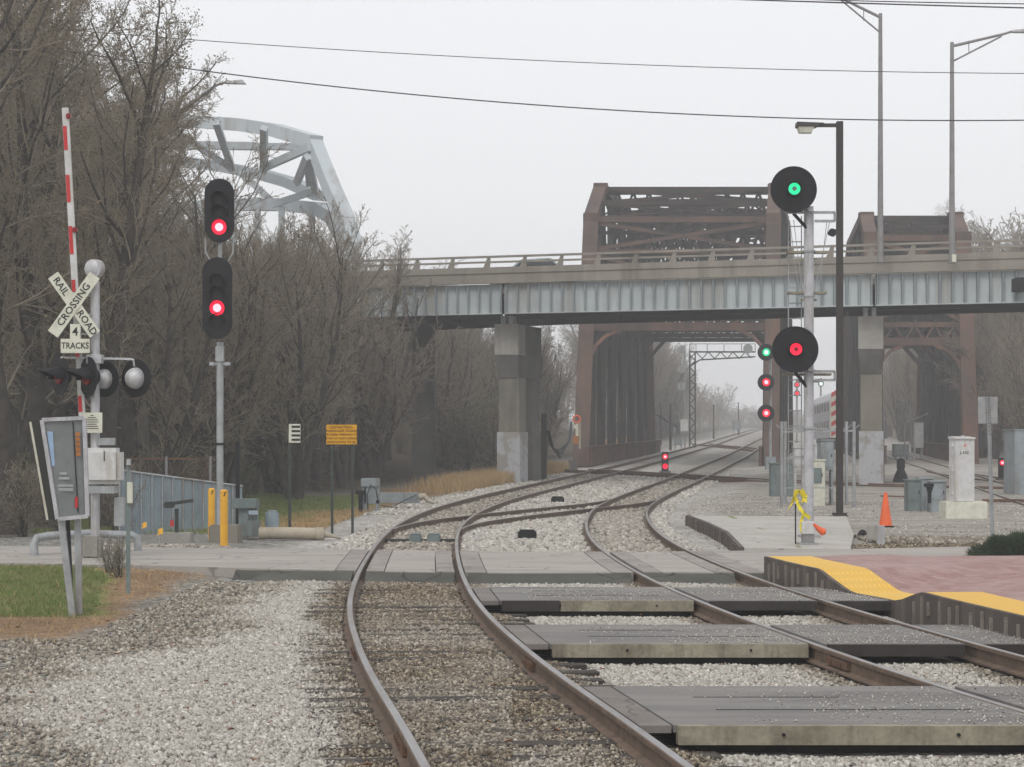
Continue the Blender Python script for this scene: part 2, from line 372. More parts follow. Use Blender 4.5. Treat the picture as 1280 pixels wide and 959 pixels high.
def groundmat():
    m, n, b = newmat('ground_surface')
    def attr(a):
        t = n.nodes.new('ShaderNodeAttribute'); t.attribute_name = a; return t.outputs['Fac']
    g = n.nodes.new('ShaderNodeNewGeometry')
    v = n.nodes.new('ShaderNodeTexVoronoi'); v.inputs['Scale'].default_value = 17; n.links.new(g.outputs['Position'], v.inputs['Vector'])
    sep = n.nodes.new('ShaderNodeSeparateColor'); n.links.new(v.outputs['Color'], sep.inputs[0])
    light = ramp(n, sep.outputs[0], [(0, (.22,.205,.19)), (.25, (.40,.375,.345)), (.7, (.52,.495,.46)), (1, (.64,.62,.58))])
    grey = ramp(n, sep.outputs[0], [(0, (.10,.10,.09)), (.3, (.20,.195,.175)), (.75, (.31,.30,.27)), (1, (.48,.46,.42))])
    dark = ramp(n, sep.outputs[0], [(0, (.045,.038,.03)), (.5, (.13,.11,.085)), (.85, (.24,.21,.165)), (1, (.42,.39,.32))])
    fine = ramp(n, noisen(n, 24, 6, .8), [(.3, (.31,.285,.25)), (.5, (.44,.41,.365)), (.7, (.56,.525,.475))])
    rut = ramp(n, noisen(n, 1.0, 6, .7, sc=(.25, 1.1, 1)), [(.38, 0.0), (.62, .85)])
    fine = mixc(n, rut, fine, (.235,.215,.19))
    col = mixc(n, attr('light'), grey, light)
    col = mixc(n, attr('dark'), col, dark)
    col = mixc(n, attr('fine'), col, fine)
    gr = ramp(n, noisen(n, 9, 6, .75), [(.3, (.08,.12,.03)), (.52, (.16,.22,.055)), (.72, (.28,.25,.11))])
    dry = ramp(n, noisen(n, 12, 6, .8), [(.3, (.17,.115,.07)), (.55, (.30,.20,.12)), (.75, (.42,.33,.22))])
    lit = ramp(n, noisen(n, 3, 7, .8), [(.3, (.045,.035,.025)), (.55, (.095,.075,.05)), (.8, (.15,.125,.08))])
    col = mixc(n, attr('dry'), col, dry); col = mixc(n, attr('grass'), col, gr); col = mixc(n, attr('litter'), col, lit)
    mot = ramp(n, noisen(n, .7, 6, .7), [(.3, .74), (.7, 1.12)])
    col = mixc(n, 1.0, col, ramp(n, noisen(n, 4.5, 5, .75), [(.3, .72), (.7, 1.2)]), 'MULTIPLY')
    col = mixc(n, 1.0, col, mot, 'MULTIPLY')
    n.links.new(col, b.inputs['Base Color']); b.inputs['Roughness'].default_value = .95; b.inputs['Specular IOR Level'].default_value = .1
    bumpn(n, b, v.outputs['Distance'], .9, .05).invert = True; return m
M['ground'] = groundmat()
def stonemat():
    m, n, b = newmat('ballast_stone')
    t = n.nodes.new('ShaderNodeAttribute'); t.attribute_name = 'tint'
    d = n.nodes.new('ShaderNodeAttribute'); d.attribute_name = 'dirt'
    a = ramp(n, t.outputs['Fac'], [(0, (.17,.155,.135)), (.12, (.35,.325,.285)), (.45, (.44,.415,.37)), (.8, (.51,.485,.435)), (.97, (.66,.64,.59)), (1, (.24,.15,.11))])
    k = ramp(n, t.outputs['Fac'], [(0, (.045,.034,.025)), (.35, (.135,.102,.070)), (.8, (.265,.215,.150)), (1, (.46,.41,.32))])
    n.links.new(mixc(n, d.outputs['Fac'], a, k), b.inputs['Base Color']); b.inputs['Roughness'].default_value = .9
    b.inputs['Specular IOR Level'].default_value = .15; return m
M['stone'] = stonemat()

# ------------------------------------------------------------------ ground sheet
def zrv(Y):
    Y = np.asarray(Y, float)
    return np.where(Y < 35, 0, np.where(Y < 82, .00016*(Y-35)**2, .00016*47**2 + .01504*(Y-82)))
def sst(x, a, b):
    t = np.clip((x-a)/(b-a), 0, 1); return t*t*(3-2*t)
_g = np.random.RandomState(3)
def vnoise(X, Y, s, seed=0):
    r = np.random.RandomState(seed).rand(257, 257)
    x = (X*s) % 256; y = (Y*s) % 256; i = x.astype(int); j = y.astype(int); u = x-i; v = y-j
    u = u*u*(3-2*u); v = v*v*(3-2*v)
    return (r[i,j]*(1-u)+r[i+1,j]*u)*(1-v) + (r[i,j+1]*(1-u)+r[i+1,j+1]*u)*v
def fb(X, Y, s, seed=0):
    return (vnoise(X,Y,s,seed)*.5 + vnoise(X,Y,s*2.1,seed+1)*.3 + vnoise(X,Y,s*4.3,seed+2)*.2) - .5
def gz(X, Y):
    X = np.asarray(X, float); Y = np.asarray(Y, float)
    c1 = X1(Y); c2 = X2(Y)
    z = zrv(Y) - .165
    z = z - .035*sst(X, c1+.95, c1+1.4)*(1-sst(Y, 27.5, 29.5))             # lower between and beyond the tracks by the walkways
    left = sst(c1 - X, 2.2, 5.5)
    z = z + .10*sst(c1 - X, 2.4, 4.2)*sst(Y, 25, 31)*(1-sst(Y, 40, 44))
    z = z + .11*sst(X - c2, 1.6, 3.2)*sst(Y, 36, 40)                      # fine gravel yard on the right
    z = z + 5.0*sst(Y, 96, 170)*sst(c1 - X, 9, 26)*(1-sst(Y, 200, 260)) + 4*sst(Y, 150, 260)*sst(X - X3(Y), 8, 30)
    z = z + .9*sst(Y, 60, 90)*sst(c1 - X, 6, 14)*(1-sst(Y, 96, 130))
    return z + .03*fb(X, Y, .9, 5)
xs = np.concatenate([-np.geomspace(9.2, 420, 60)[::-1], np.arange(-9, 9.01, .13), np.geomspace(9.2, 520, 70)])
ys = np.concatenate([np.arange(7, 34, .16), 34*np.exp(np.arange(0, 240)*.0165)])
ys = ys[ys < 1500]
GX, GY = np.meshgrid(xs, ys)
c1, c2 = X1(GY), X2(GY)
n1 = fb(GX, GY, .5, 11); n2 = fb(GX, GY, 1.3, 21)
near = 1 - sst(GY, 33, 36)
edge = -3.9 + .09*(GY-17) * (GY > 17) + (17-GY)*.42*(GY < 17)
light = sst(GX - edge + n1*2.6, -.35, .35)*near
far_l = sst(GX - c1, -3.2, -2.4 + .2)*(1-near)
light = np.maximum(light, far_l)
light = light*(1 - .35*sst(n1, .05, .25))
d1, d2 = np.abs(GX-c1), np.abs(GX-c2)
dark = (1-sst(d1 + n2*.5, 1.15, 1.5))*np.where(GY < 30, .85, .55) * (.65 + .9*np.clip(n1*2, -.3, .6))
dark = np.maximum(dark, (1-sst(d2 + n2*.4, 1.1, 1.4))*.6)
dark = np.maximum(dark, (1-sst(d2, 2.0, 3.0))*.5*sst(GY, 78, 92)*(.6+1.5*n1))
fine = sst(GX - c2 + n1*1.2, 2.0, 3.2)*sst(GY, 34, 37)*(1-sst(GY, 118, 140))
dirtv = np.zeros_like(GX)
grass = (1-sst(GX + n1*.9, -6.6 + (33-GY)*.17 - .0, -6.2 + (33-GY)*.17))*sst(GY, 24.2, 25.0)*(1-sst(GY, 32.0, 33.2))
dry = (1-sst(GX + n1*1.4, -5.0 + (25-GY)*.02, -4.4))*sst(GY + n2, 20.6, 22.5)*(1-sst(GY, 32.6, 33.4))
s1 = c1 - GX
grass = np.maximum(grass, sst(s1 + n1*1.5, 3.3, 4.2)*sst(GY + n2*2, 47, 50)*(1-sst(GY, 70, 76))*(GX > -17))
dry = np.maximum(dry, sst(s1 + n1, 2.4, 3.2)*(1-sst(s1, 5.5, 7))*sst(GY, 47, 50)*(1-sst(GY, 110, 118)))
litter = np.maximum(sst(s1 + n1*3, 8, 12)*sst(GY, 42, 46), (1-sst(GY, 42, 44))*0)
litter = np.maximum(litter, sst(s1, 5, 8)*sst(GY, 72, 78))
litter = np.maximum(litter, sst(s1, 5.5, 9)*sst(GY, 100, 108))
litter = np.maximum(litter, sst(GX - X3(GY), 4.5, 8)*sst(GY, 100, 110)); litter = np.maximum(litter, sst(GX, 45, 60))
litter = np.maximum(litter, sst(GY, 240, 330)*sst(np.abs(GX-(c1+c2)/2), 12, 20))
nx, ny = len(xs), len(ys)
V = np.stack([GX, GY, gz(GX, GY)], -1).reshape(-1, 3)
idx = np.arange(nx*ny).reshape(ny, nx)
Q = np.stack([idx[:-1,:-1], idx[:-1,1:], idx[1:,1:], idx[1:,:-1]], -1).reshape(-1, 4)
gr = nump_mesh('ground', V, Q, M['ground'], attr={k: ('POINT', a.ravel()) for k, a in dict(light=light, dark=np.clip(dark,0,1), fine=fine, grass=grass, dry=dry, litter=litter).items()}, smooth=True)
struct(gr)
def gzf(x, y): return float(gz(np.array([x]), np.array([y]))[0])
def GP(px, py, dz=0.0):
    """pixel -> point on the ground sheet"""
    lo, hi = 8.0, 700.0
    for _ in range(45):
        m = (lo+hi)/2; x = (px-640)/F*m
        if YH - F*(gzf(x, m)+dz-H)/m > py: lo = m
        else: hi = m
    x = (px-640)/F*lo; return Vector((x, lo, gzf(x, lo)))

# ballast stones close to the camera
def stones(name, X, Y, Z, size, seed, label, dirt, cat='ballast'):
    r = np.random.RandomState(seed); n = len(X)
    base = np.array([[-1,-1,-1],[1,-1,-1],[1,1,-1],[-1,1,-1],[-1,-1,1],[1,-1,1],[1,1,1],[-1,1,1]], float)*.5
    b = base[None] + r.uniform(-.26, .26, (n, 8, 3))
    b *= (size*r.uniform(.55, 1.25, n))[:, None, None]*r.uniform(.65, 1.15, (n, 1, 3))*np.array([1, 1, .8])
    q = r.randn(n, 4); q /= np.linalg.norm(q, axis=1)[:, None]; w, x, y, z = q.T
    R = np.stack([1-2*(y*y+z*z), 2*(x*y-z*w), 2*(x*z+y*w), 2*(x*y+z*w), 1-2*(x*x+z*z), 2*(y*z-x*w), 2*(x*z-y*w), 2*(y*z+x*w), 1-2*(x*x+y*y)], -1).reshape(n, 3, 3)
    b = np.einsum('nij,nkj->nki', R, b)
    b[:, :, 0] += X[:, None]; b[:, :, 1] += Y[:, None]; b[:, :, 2] += Z[:, None]
    fq = np.array([[3,2,1,0],[4,5,6,7],[0,1,5,4],[1,2,6,5],[2,3,7,6],[3,0,4,7]])
    Q = (fq[None] + 8*np.arange(n)[:, None, None]).reshape(-1, 4)
    o = nump_mesh(name, b.reshape(-1, 3), Q, M['stone'], attr={'tint': ('FACE', np.repeat(r.rand(n), 6)), 'dirt': ('FACE', np.repeat(dirt, 6))})
    tag(o, label, cat, kind='stuff'); return o
r = np.random.RandomState(5)
n = 250000
Yv = 11.2 + (r.rand(n)**.8)*19.4
Xv = r.uniform(-1, 1, n)*(Yv*.262+.5)
keep = np.ones(n, bool)
e1 = -3.9 + .09*(Yv-17)*(Yv > 17) + (17-Yv)*.42*(Yv < 17)
nn1 = fb(Xv, Yv, .5, 11)
inl = sst(Xv - e1 + nn1*2.6, -.5, .5)
keep &= (r.rand(n) < .30 + .70*inl)
keep &= ~((Xv < -4.5) & (Yv > 21.5))
cc1, cc2 = X1(Yv), X2(Yv)
keep &= np.abs(np.abs(Xv-cc1)-.7525) > .09
keep &= np.abs(np.abs(Xv-cc2)-.7525) > .09
keep &= Xv < np.interp(Yv, [11, 20, 23.4, 25, 26.5, 28.7, 31], [5.9, 4.8, 4.5, 4.4, 4.05, 3.7, 3.6])
for a, b in ((13.6, 16.0), (19.3, 21.6), (24.7, 27.4)):
    keep &= ~((Yv > a) & (Yv < b) & (Xv > cc1+.7))
tiepos = (Yv/.62) % 1.0
ontie = (np.abs(tiepos-.5) < .17) & (np.abs(Xv-cc1) < 1.35)
keep &= ~(ontie & (r.rand(n) < .97*(fb(Xv, Yv, 1.1, 61)*3.2 + .45 + .75*((Xv-cc1) < -.8)).clip(0, 1)))
Xv, Yv = Xv[keep], Yv[keep]
dd = (1-sst(np.abs(Xv-X1(Yv)) + fb(Xv, Yv, 1.3, 21)*.5, 1.0, 1.35))*(.8 + 1.2*fb(Xv, Yv, .5, 11))
dd = np.maximum(dd, .8*(1-sst(np.abs(np.abs(Xv-X2(Yv))-.75), .1, .5)))
dd = np.maximum(dd, .62*(1-sst(Xv - (-3.9 + .09*(Yv-17)*(Yv > 17) + (17-Yv)*.42*(Yv < 17)) + fb(Xv, Yv, .5, 11)*2.6, -.4, .4)))
stones('ballast_stones', Xv, Yv, gz(Xv, Yv) + .008, (.020 + .0005*Yv)*(1-.2*(np.abs(Xv-X1(Yv)) < 1.3)), 8, 'pale crushed stone ballast lying around the near tracks', np.clip(dd + r.uniform(-.15, .15, len(Xv)), 0, 1))
n = 26000
Yv = 37.5 + r.rand(n)*22; Xv = r.uniform(-1, 1, n)*3.6 + X1(Yv) + 1.8 + (Yv-37)*.02
keep = (np.abs(np.abs(Xv-X1(Yv))-.7525) > .09) & (np.abs(np.abs(Xv-X2(Yv))-.7525) > .09) & (Xv < X2(Yv)+1.8)
Xv, Yv = Xv[keep], Yv[keep]
stones('ballast_stones', Xv, Yv, gz(Xv, Yv)+.006, .07, 9, 'pale ballast stones between the tracks beyond the road', .35*(np.abs(Xv-X2(Yv)) < .7) + .45*(np.abs(Xv-X1(Yv)) < .7))

n = 9000
Yv = 38.5 + r.rand(n)**.9*34; Xv = X2(Yv) + 1.7 + r.rand(n)**1.3*12
kp = (fb(Xv, Yv, .35, 91) + r.rand(n)*.5 > .2) & ~((Xv > 4.2) & (Xv < 8.1) & (Yv < 51.8))
Xv, Yv = Xv[kp], Yv[kp]
stones('yard_gravel', Xv, Yv, gz(Xv, Yv)+.002, .036, 19, 'loose gravel spread over the yard right of the tracks', np.clip(.16 + fb(Xv, Yv, .3, 33)*1.5, 0, 1), 'gravel')
n = 22000
Yv = 58 + r.rand(n)*42; Xv = X1(Yv) - 2.6 + r.rand(n)*9
kp = (np.abs(np.abs(Xv-X1(Yv))-.7525) > .1) & (np.abs(np.abs(Xv-X2(Yv))-.7525) > .1) & (Xv < X2(Yv)+1.4); Xv, Yv = Xv[kp], Yv[kp]
stones('ballast_stones', Xv, Yv, gz(Xv, Yv)+.004, .085, 29, 'pale ballast on the curve approaching the bridge', np.clip(.5*(np.abs(Xv-X2(Yv)) < .75) + .5*(np.abs(Xv-X1(Yv)) < .75) + .3*fb(Xv, Yv, .4, 3), 0, 1))
# fallen leaves on the ballast
n = 70; Yv = 11.5 + r.rand(n)*20; Xv = r.uniform(-1, .35, n)*(Yv*.25)
a_ = r.rand(n)*6.28; V_ = []
for x_, y_, t_ in zip(Xv, Yv, a_):
    z_ = gzf(x_, y_)+.045; s_ = r.uniform(.014, .03)
    V_ += [(x_+cos(t_+k*pi/2)*s_*(1 if k % 2 else 1.5), y_+sin(t_+k*pi/2)*s_, z_+(.012 if k % 2 else -.004)) for k in range(4)]
tag(nump_mesh('fallen_leaves', np.array(V_), np.arange(4*n).reshape(-1,4), M['deadleaf']), 'scattered dry brown leaves lying on the near ballast', 'leaves', kind='stuff')

# ------------------------------------------------------------------ tracks
RAILP = [(-.07,-.17),(.07,-.17),(.07,-.155),(.012,-.135),(.010,-.045),(.036,-.035),(.036,-.006),(.028,0),(-.028,0),(-.036,-.006),(-.036,-.035),(-.010,-.045),(-.012,-.135),(-.07,-.155)]
def ydist(a, b):
    ys, y = [], a
    while y < b: ys.append(y); y += max(.35, y*.018)
    ys.append(b); return ys
def rail(fx, side, a, b, parent, name='rail', dz=0.0):
    ys = ydist(a, b); V = []; hd = []; k = len(RAILP)
    for y in ys:
        x = float(fx(y)); sl = float(fx(y+.05)-fx(y-.05))/.1
        L = sqrt(1+sl*sl); nxv, nyv = 1/L, -sl/L
        for (u, z) in RAILP:
            V.append((x + nxv*(side*.7525+u), y + nyv*(side*.7525+u), zr(y)+z+dz)); hd.append(1.0 if z > -.01 else 0.0)
    fs = [(i*k+j, i*k+(j+1)%k, (i+1)*k+(j+1)%k, (i+1)*k+j) for i in range(len(ys)-1) for j in range(k)]
    me = bpy.data.meshes.new(name); me.from_pydata(V, [], fs)
    at = me.attributes.new('head', 'FLOAT', 'POINT'); at.data.foreach_set('value', hd)
    import bmesh
    bm = bmesh.new(); bm.from_mesh(me); bmesh.ops.recalc_face_normals(bm, faces=bm.faces)
    bmesh.ops.holes_fill(bm, edges=[e for e in bm.edges if e.is_boundary]); bm.to_mesh(me); bm.free()
    me.materials.append(M['rail']); o = bpy.data.objects.new(name, me); COL.objects.link(o); o.parent = parent; return o
def tie(fx, y, parent, dz=-.15):
    x = float(fx(y)); sl = float(fx(y+.05)-fx(y-.05))/.1
    return MB().box((x, y, zr(y)+dz-.08 + rnd.uniform(-.006, .006)), 2.6+rnd.uniform(-.08, .08), .23, .16, rz=-math.atan(sl)).build('tie', M['tie'], parent)
def joint(fx, side, y, parent):
    x = float(fx(y)); sl = float(fx(y+.05)-fx(y-.05))/.1; L = sqrt(1+sl*sl)
    m = MB()
    for e in (-1, 1):
        m.box((x + (side*.7525+e*.027)/L, y-sl*(side*.7525+e*.027)/L, zr(y)-.09), .03, .62, .07, rz=-math.atan(sl))
        for t in (-.22, -.08, .08, .22): m.box((x + (side*.7525+e*.05)/L + sl*t, y+t, zr(y)-.09), .03, .03, .03, rz=-math.atan(sl))
    return m.build('joint_bar', M['rust'], parent)
t1 = thing('railway_track', (0,0,0), 'nearer left railway track curving through the road crossing toward the bridge', 'track')
rail(X1, -1, 9, 520, t1); rail(X1, 1, 9, 520, t1)
for i in range(16, 47): tie(X1, (i+.5)*.62, t1)
for y in np.arange(38, 62, .62): tie(X1, float(y), t1, -.163)
joint(X1, 1, 18.4, t1); joint(X1, -1, 19.6, t1); joint(X1, -1, 13.6, t1)
t2 = thing('railway_track', (0,0,0), 'right railway track running beside the yellow edged platform', 'track')
rail(X2, -1, 9, 520, t2); rail(X2, 1, 9, 520, t2)
for y in np.arange(12.3, 29.8, .62): tie(X2, float(y), t2, -.19)
for y in np.arange(38, 60, .62): tie(X2, float(y), t2, -.168)
joint(X2, -1, 18.6, t2); joint(X2, 1, 17.6, t2)
KC = [(44.5,-1.93),(47.5,-1.78),(51,-1.2),(54,-.3),(57.3,.85),(60,1.9),(62.7,2.95),(65.5,3.72),(68,4.1)]
XC = spline(KC)
t = thing('crossover_track', (0,0,0), 'crossover rails linking the left track to the right track', 'track')
rail(XC, -1, 46, 67, t, dz=-.004); rail(XC, 1, 46, 67, t, dz=-.004)
t3 = thing('railway_track', (0,0,0), 'far right railway track leading through the smaller truss bridge', 'track')
rail(X3, -1, 52, 330, t3); rail(X3, 1, 52, 330, t3)
XF = spline([(165,19.7),(175,19.5),(185,19.2),(197,18.9),(205,19.4)])
def rail_path(pts, parent, gauge=1.505, name='rail', dz=0):
    """rails along a path that runs across the view"""
    n = 40; P_ = [Vector((p[0], p[1], 0)) for p in pts]
    def cr(t):
        s = t*(len(P_)-1); i = min(int(s), len(P_)-2); u = s-i
        a, b, c, d = P_[max(i-1,0)], P_[i], P_[i+1], P_[min(i+2,len(P_)-1)]
        return .5*((2*b)+(c-a)*u+(2*a-5*b+4*c-d)*u*u+(3*b-a-3*c+d)*u**3)
    C = [cr(i/n) for i in range(n+1)]
    for side in (-1, 1):
        m = MB(); k = len(RAILP); V = []; 
        for i, c in enumerate(C):
            d = (C[min(i+1,n)]-C[max(i-1,0)]).normalized(); nr = Vector((d.y, -d.x, 0))
            for u, z in RAILP:
                q = c + nr*(side*gauge/2+u); V.append((q.x, q.y, zr(q.y)+z+dz))
        m.add(V, [(i*k+j, i*k+(j+1)%k, (i+1)*k+(j+1)%k, (i+1)*k+j) for i in range(n) for j in range(k)])
        m.build(name, M['rust'], parent)
t4 = thing('crossing_track', (0,0,0), 'rusty railway track cutting across the others before the bridges', 'track')
rail_path([(34,73),(22,76.5),(15.3,80.8),(11.2,86.6),(8.8,92),(6,99),(3.2,105)], t4, dz=-.003)
t5 = thing('crossover_track', (0,0,0), 'distant crossover rails beyond the larger truss bridge', 'track')
rail_path([(18.2,200),(18.6,188),(19.4,176),(19.6,160)], t5, dz=-.003)
t6 = thing('railway_track', (0,0,0), 'railway track diverging right in front of the white cabinet', 'track')
rail_path([(20.9,101),(20.6,90),(21.5,80),(23,70),(25,60)], t6, dz=-.003)

# ------------------------------------------------------------------ road and walkways
def strip(name, fl, fr, y0f, y1f, zt, zb, mat, parent=None, nx=2, ny=10):
    """slab between fl(Y) and fr(Y); y0f/y1f give the front and back edge as functions of X"""
    rows = []
    y0a, y1a = y0f(float(fl(30)) if callable(fl) else fl), 0
    top = []
    for i in range(ny+1):
        row = []
        for j in range(nx+1):
            u = j/nx; x = None; y = 30.0
            for _ in range(6):
                xl = float(fl(y)); xr = float(fr(y)); x = xl + (xr-xl)*u
                y = y0f(x) + (y1f(x)-y0f(x))*i/ny
            row.append((x, y, zt(x, y) if callable(zt) else zt + zr(y)))
        top.append(row)
    bot = [[(p[0], p[1], p[2]-(zb if not callable(zb) else 0)) for p in r_] for r_ in top]
    vs = [p for r_ in top for p in r_] + [p for r_ in bot for p in r_]
    w = nx+1; N = w*(ny+1)
    fs = [(i*w+j, i*w+j+1, (i+1)*w+j+1, (i+1)*w+j) for i in range(ny) for j in range(nx)]
    fs += [tuple(reversed([N+i*w+j, N+i*w+j+1, N+(i+1)*w+j+1, N+(i+1)*w+j])) for i in range(ny) for j in range(nx)]
    fs += [(j, N+j, N+j+1, j+1) for j in range(nx)]
    fs += [(ny*w+j+1, N+ny*w+j+1, N+ny*w+j, ny*w+j) for j in range(nx)]
    fs += [(i*w, (i+1)*w, N+(i+1)*w, N+i*w) for i in range(ny)]
    fs += [(i*w+nx, N+i*w+nx, N+(i+1)*w+nx, (i+1)*w+nx) for i in range(ny)]
    return MB().add(vs, fs).build(name, mat, parent)
rf = lambda x: float(np.interp(x, [-60,-9,-4,-2.4,0,2.5,3.8,6.5,9,60], [36,33.4,31.6,30.9,30.4,30.5,30.3,34.2,34.4,36]))
rb = lambda x: float(np.interp(x, [-60,-8,-3,0,2.2,5,9,60], [44,38.4,37.2,36.6,36.4,37.0,38.6,42]))
rl = lambda fx, s, o: (lambda y: float(fx(y)) + s*.7525 + o)
C_ = lambda v: (lambda y: v)
for nm, a, b, mt in (('road', C_(-60), rl(X1,-1,-.38), 'road'), ('road', rl(X1,-1,.38), rl(X1,1,-.38), 'road'),
                     ('road', rl(X1,1,.38), rl(X2,-1,-.38), 'road'), ('road', rl(X2,-1,.38), rl(X2,1,-.38), 'road'), ('road', rl(X2,1,.38), C_(60), 'road')):
    struct(strip(nm, a, b, rf, rb, -.008, .26, M[mt], nx=24 if nm else 2))
for fx, s in ((X1,-1),(X1,1),(X2,-1),(X2,1)):      # rubber / plank fillers on both sides of each rail
    ins = -s
    for sgn in (-1, 1):
        gap = .055 if sgn == s else .10
        a, b = (rl(fx, s, -.365), rl(fx, s, -gap)) if sgn == -1 else (rl(fx, s, gap), rl(fx, s, .365))
        struct(strip('road', a, b, lambda x: rf(x)+.02, lambda x: rb(x)-.02, -.004, .2, M['roadplank']))
walk_defs = [(13.72, 15.98, 'wide grey pedestrian crossing deck nearest the camera'), (19.38, 21.5, 'middle grey pedestrian crossing deck sprinkled with stones'), (24.8, 27.25, 'farthest grey pedestrian crossing deck near the road')]
pe = spline([(11,6.15),(14,5.6),(20,4.92),(23.4,4.6),(24.9,4.55),(26.5,4.2),(28.9,3.82),(31,3.65)])   # platform edge
for wi, (ya, yb, lab) in enumerate(walk_defs):
    w = thing('crossing_deck', (1.5, ya, -.15), lab, 'crossing deck', 'pedestrian crossing decks over the tracks')
    fa = lambda x, ya=ya: ya + .03; fbk = lambda x, yb=yb: yb
    strip('panel', rl(X1,1,.06), rl(X1,1,.27), fa, fbk, -.006, .05, M['panelpatch'], w)
    strip('panel', rl(X1,1,.285), rl(X2,-1,-.06), fa, fbk, -.002, .05, M['panel'], w, nx=4)
    strip('panel', rl(X2,-1,.10), rl(X2,1,-.10), fa, fbk, -.004, .05, M['panel'], w)
    strip('panel', rl(X2,1,.06), lambda y: float(pe(y))-.03, fa, fbk, -.004, .05, M['panel'], w)
    if wi == 2: strip('edge_board', rl(X1,1,.3), rl(X1,1,.985), lambda x, ya=ya: ya-.05, lambda x, ya=ya: ya+.027, .001, .125, M['darkwood'], w, ny=1)
    strip('edge_board', rl(X1,1,1.0 if wi == 2 else .3), rl(X2,-1,-.075), lambda x, ya=ya: ya-.05, lambda x, ya=ya: ya+.027, .001, .125, M['wood'], w, ny=1)
    strip('edge_board', rl(X2,-1,.12), rl(X2,1,-.12), lambda x, ya=ya: ya-.03, lambda x, ya=ya: ya+.027, -.006, .11, M['darkwood'], w, ny=1)
    strip('edge_board', rl(X2,1,.1), lambda y: float(pe(y))-.05, lambda x, ya=ya: ya-.03, lambda x, ya=ya: ya+.027, -.006, .11, M['darkwood'], w, ny=1)
    strip('support_beam', rl(X1,1,.35), rl(X2,-1,-.12), lambda x, ya=ya: ya+.12, lambda x, ya=ya: ya+.3, -.055, .22, M['darkwood'], w, ny=1)
    m = MB(); x = float(X1(ya))+1.75
    while x < float(X2(ya))-1.0:
        m.cyl((x, ya-.068, -.055), (x, ya-.045, -.055), .012, n=8); x += 1.15
    m.build('bolt', M['black'], w)
    m = MB()                                               # dark seams between the deck planks
    for k in (.36, .68):
        y = ya + (yb-ya)*k; x0 = float(X1(y))+1.5; x1 = float(X2(y))-.9
        m.bx(x0 + (x1-x0)*.0, x0 + (x1-x0)*(.9 if k < .5 else .55), y, y+.016, -.004, .0015)
    m.build('seam', M['black'], w)
# little stones spilled on the decks
r = np.random.RandomState(12); n = 7000
wy = r.randint(0, 3, n); Yv = np.array([walk_defs[k][0] for k in wy]) + (r.beta(1.1, 1.6, n))*np.array([walk_defs[k][1]-walk_defs[k][0] for k in wy])
Xv = X1(Yv) + 1.4 + r.rand(n)**.8*(pe(Yv)-X1(Yv)-1.4)
kp = (fb(Xv, Yv, .8, 70) + r.rand(n)*.45 > .12) & (np.abs(np.abs(Xv-X2(Yv))-.7525) > .12); Xv, Yv = Xv[kp], Yv[kp]
o = stones('spilled_stones', Xv, Yv, np.full(len(Xv), .004), .0105, 4, 'small white stones scattered over the crossing decks', np.zeros(len(Xv)), 'gravel')

# ------------------------------------------------------------------ platform on the right
def ptz(Y): return float(np.interp(Y, [10,22.6,23.9,24.5,27.3,27.7,28.6,34], [.22,.22,.06,.0,.0,.06,.24,.24]))
def ptz(Y): return float(np.interp(Y, [10,23.2,24.2,24.75,26.1,27.3,28.6,30.2], [.21,.21,.06,.0,.0,.23,.24,.24]))
ysq = list(np.arange(11, 30.3, .2))
def pf_row(y, offs, dz=0):
    sl = float(pe(y+.1)-pe(y-.1))/.2; L = sqrt(1+sl*sl)
    return [(float(pe(y))+o_/L, y - sl*o_/L, ptz(y)+dz+ (0 if o_ < .7 else min(0.03, 0))) for o_ in offs]
pl = thing('platform', (4.5, 20, -.2), 'brick station platform with dark ribbed steel edge wall', 'platform')
rows = [pf_row(y, [.62, .9, 1.4, 2.2, 3.5]) + [(16, y+1.2, .2), (40, y+4, .2)] for y in ysq]
rows += [[(3.9+.0, 30.25, .23), (4.4, 30.6,.22), (5.0, 31.3,.2), (5.7, 32.5,.15), (6.4, 34.0,.03), (16, 35.4,.02), (40, 36.5,.02)]]
for rr in rows[:-1]:
    for j in range(len(rr)):
        x, y, z = rr[j]
        if j >= 1: rr[j] = (x, y, max(z, .2*min(1, (x-pe(y)-.62)/1.6)))
MB().sheet(rows).build('brick_paving', M['brick'], pl, fix=False)
MB().sheet([pf_row(y, [-.0, .02, .6, .64], .004) for y in ysq]).build('tactile_strip', M['tactile'], pl, fix=False)
m = MB()
for i in range(len(ysq)-1):
    a, b = ysq[i], ysq[i+1]; 
    pa, pb = pf_row(a, [-.05, .0]), pf_row(b, [-.05, .0])
    m.hexa([(pa[0][0],pa[0][1],-.3),(pa[1][0],pa[1][1],-.3),(pb[1][0],pb[1][1],-.3),(pb[0][0],pb[0][1],-.3),
            (pa[0][0],pa[0][1],pa[0][2]+.002),(pa[1][0],pa[1][1],pa[1][2]+.002),(pb[1][0],pb[1][1],pb[1][2]+.002),(pb[0][0],pb[0][1],pb[0][2]+.002)])
m.bx(3.75, 3.95, 30.2, 30.4, -.2, .23)
m.build('edge_wall', M['edgesteel'], pl)
y = 11.3; k = 0
while y < 30:
    z = ptz(y)
    if z > .12:
        x = float(pe(y))-.062
        MB().bx(x-.015, x+.015, y-.02, y+.02, -.2 if k % 3 else -.02, z-.04-(.04 if k % 2 else 0)).build('rib', M['ribsteel'], pl)
    y += .27+.08*(k % 3); k += 1

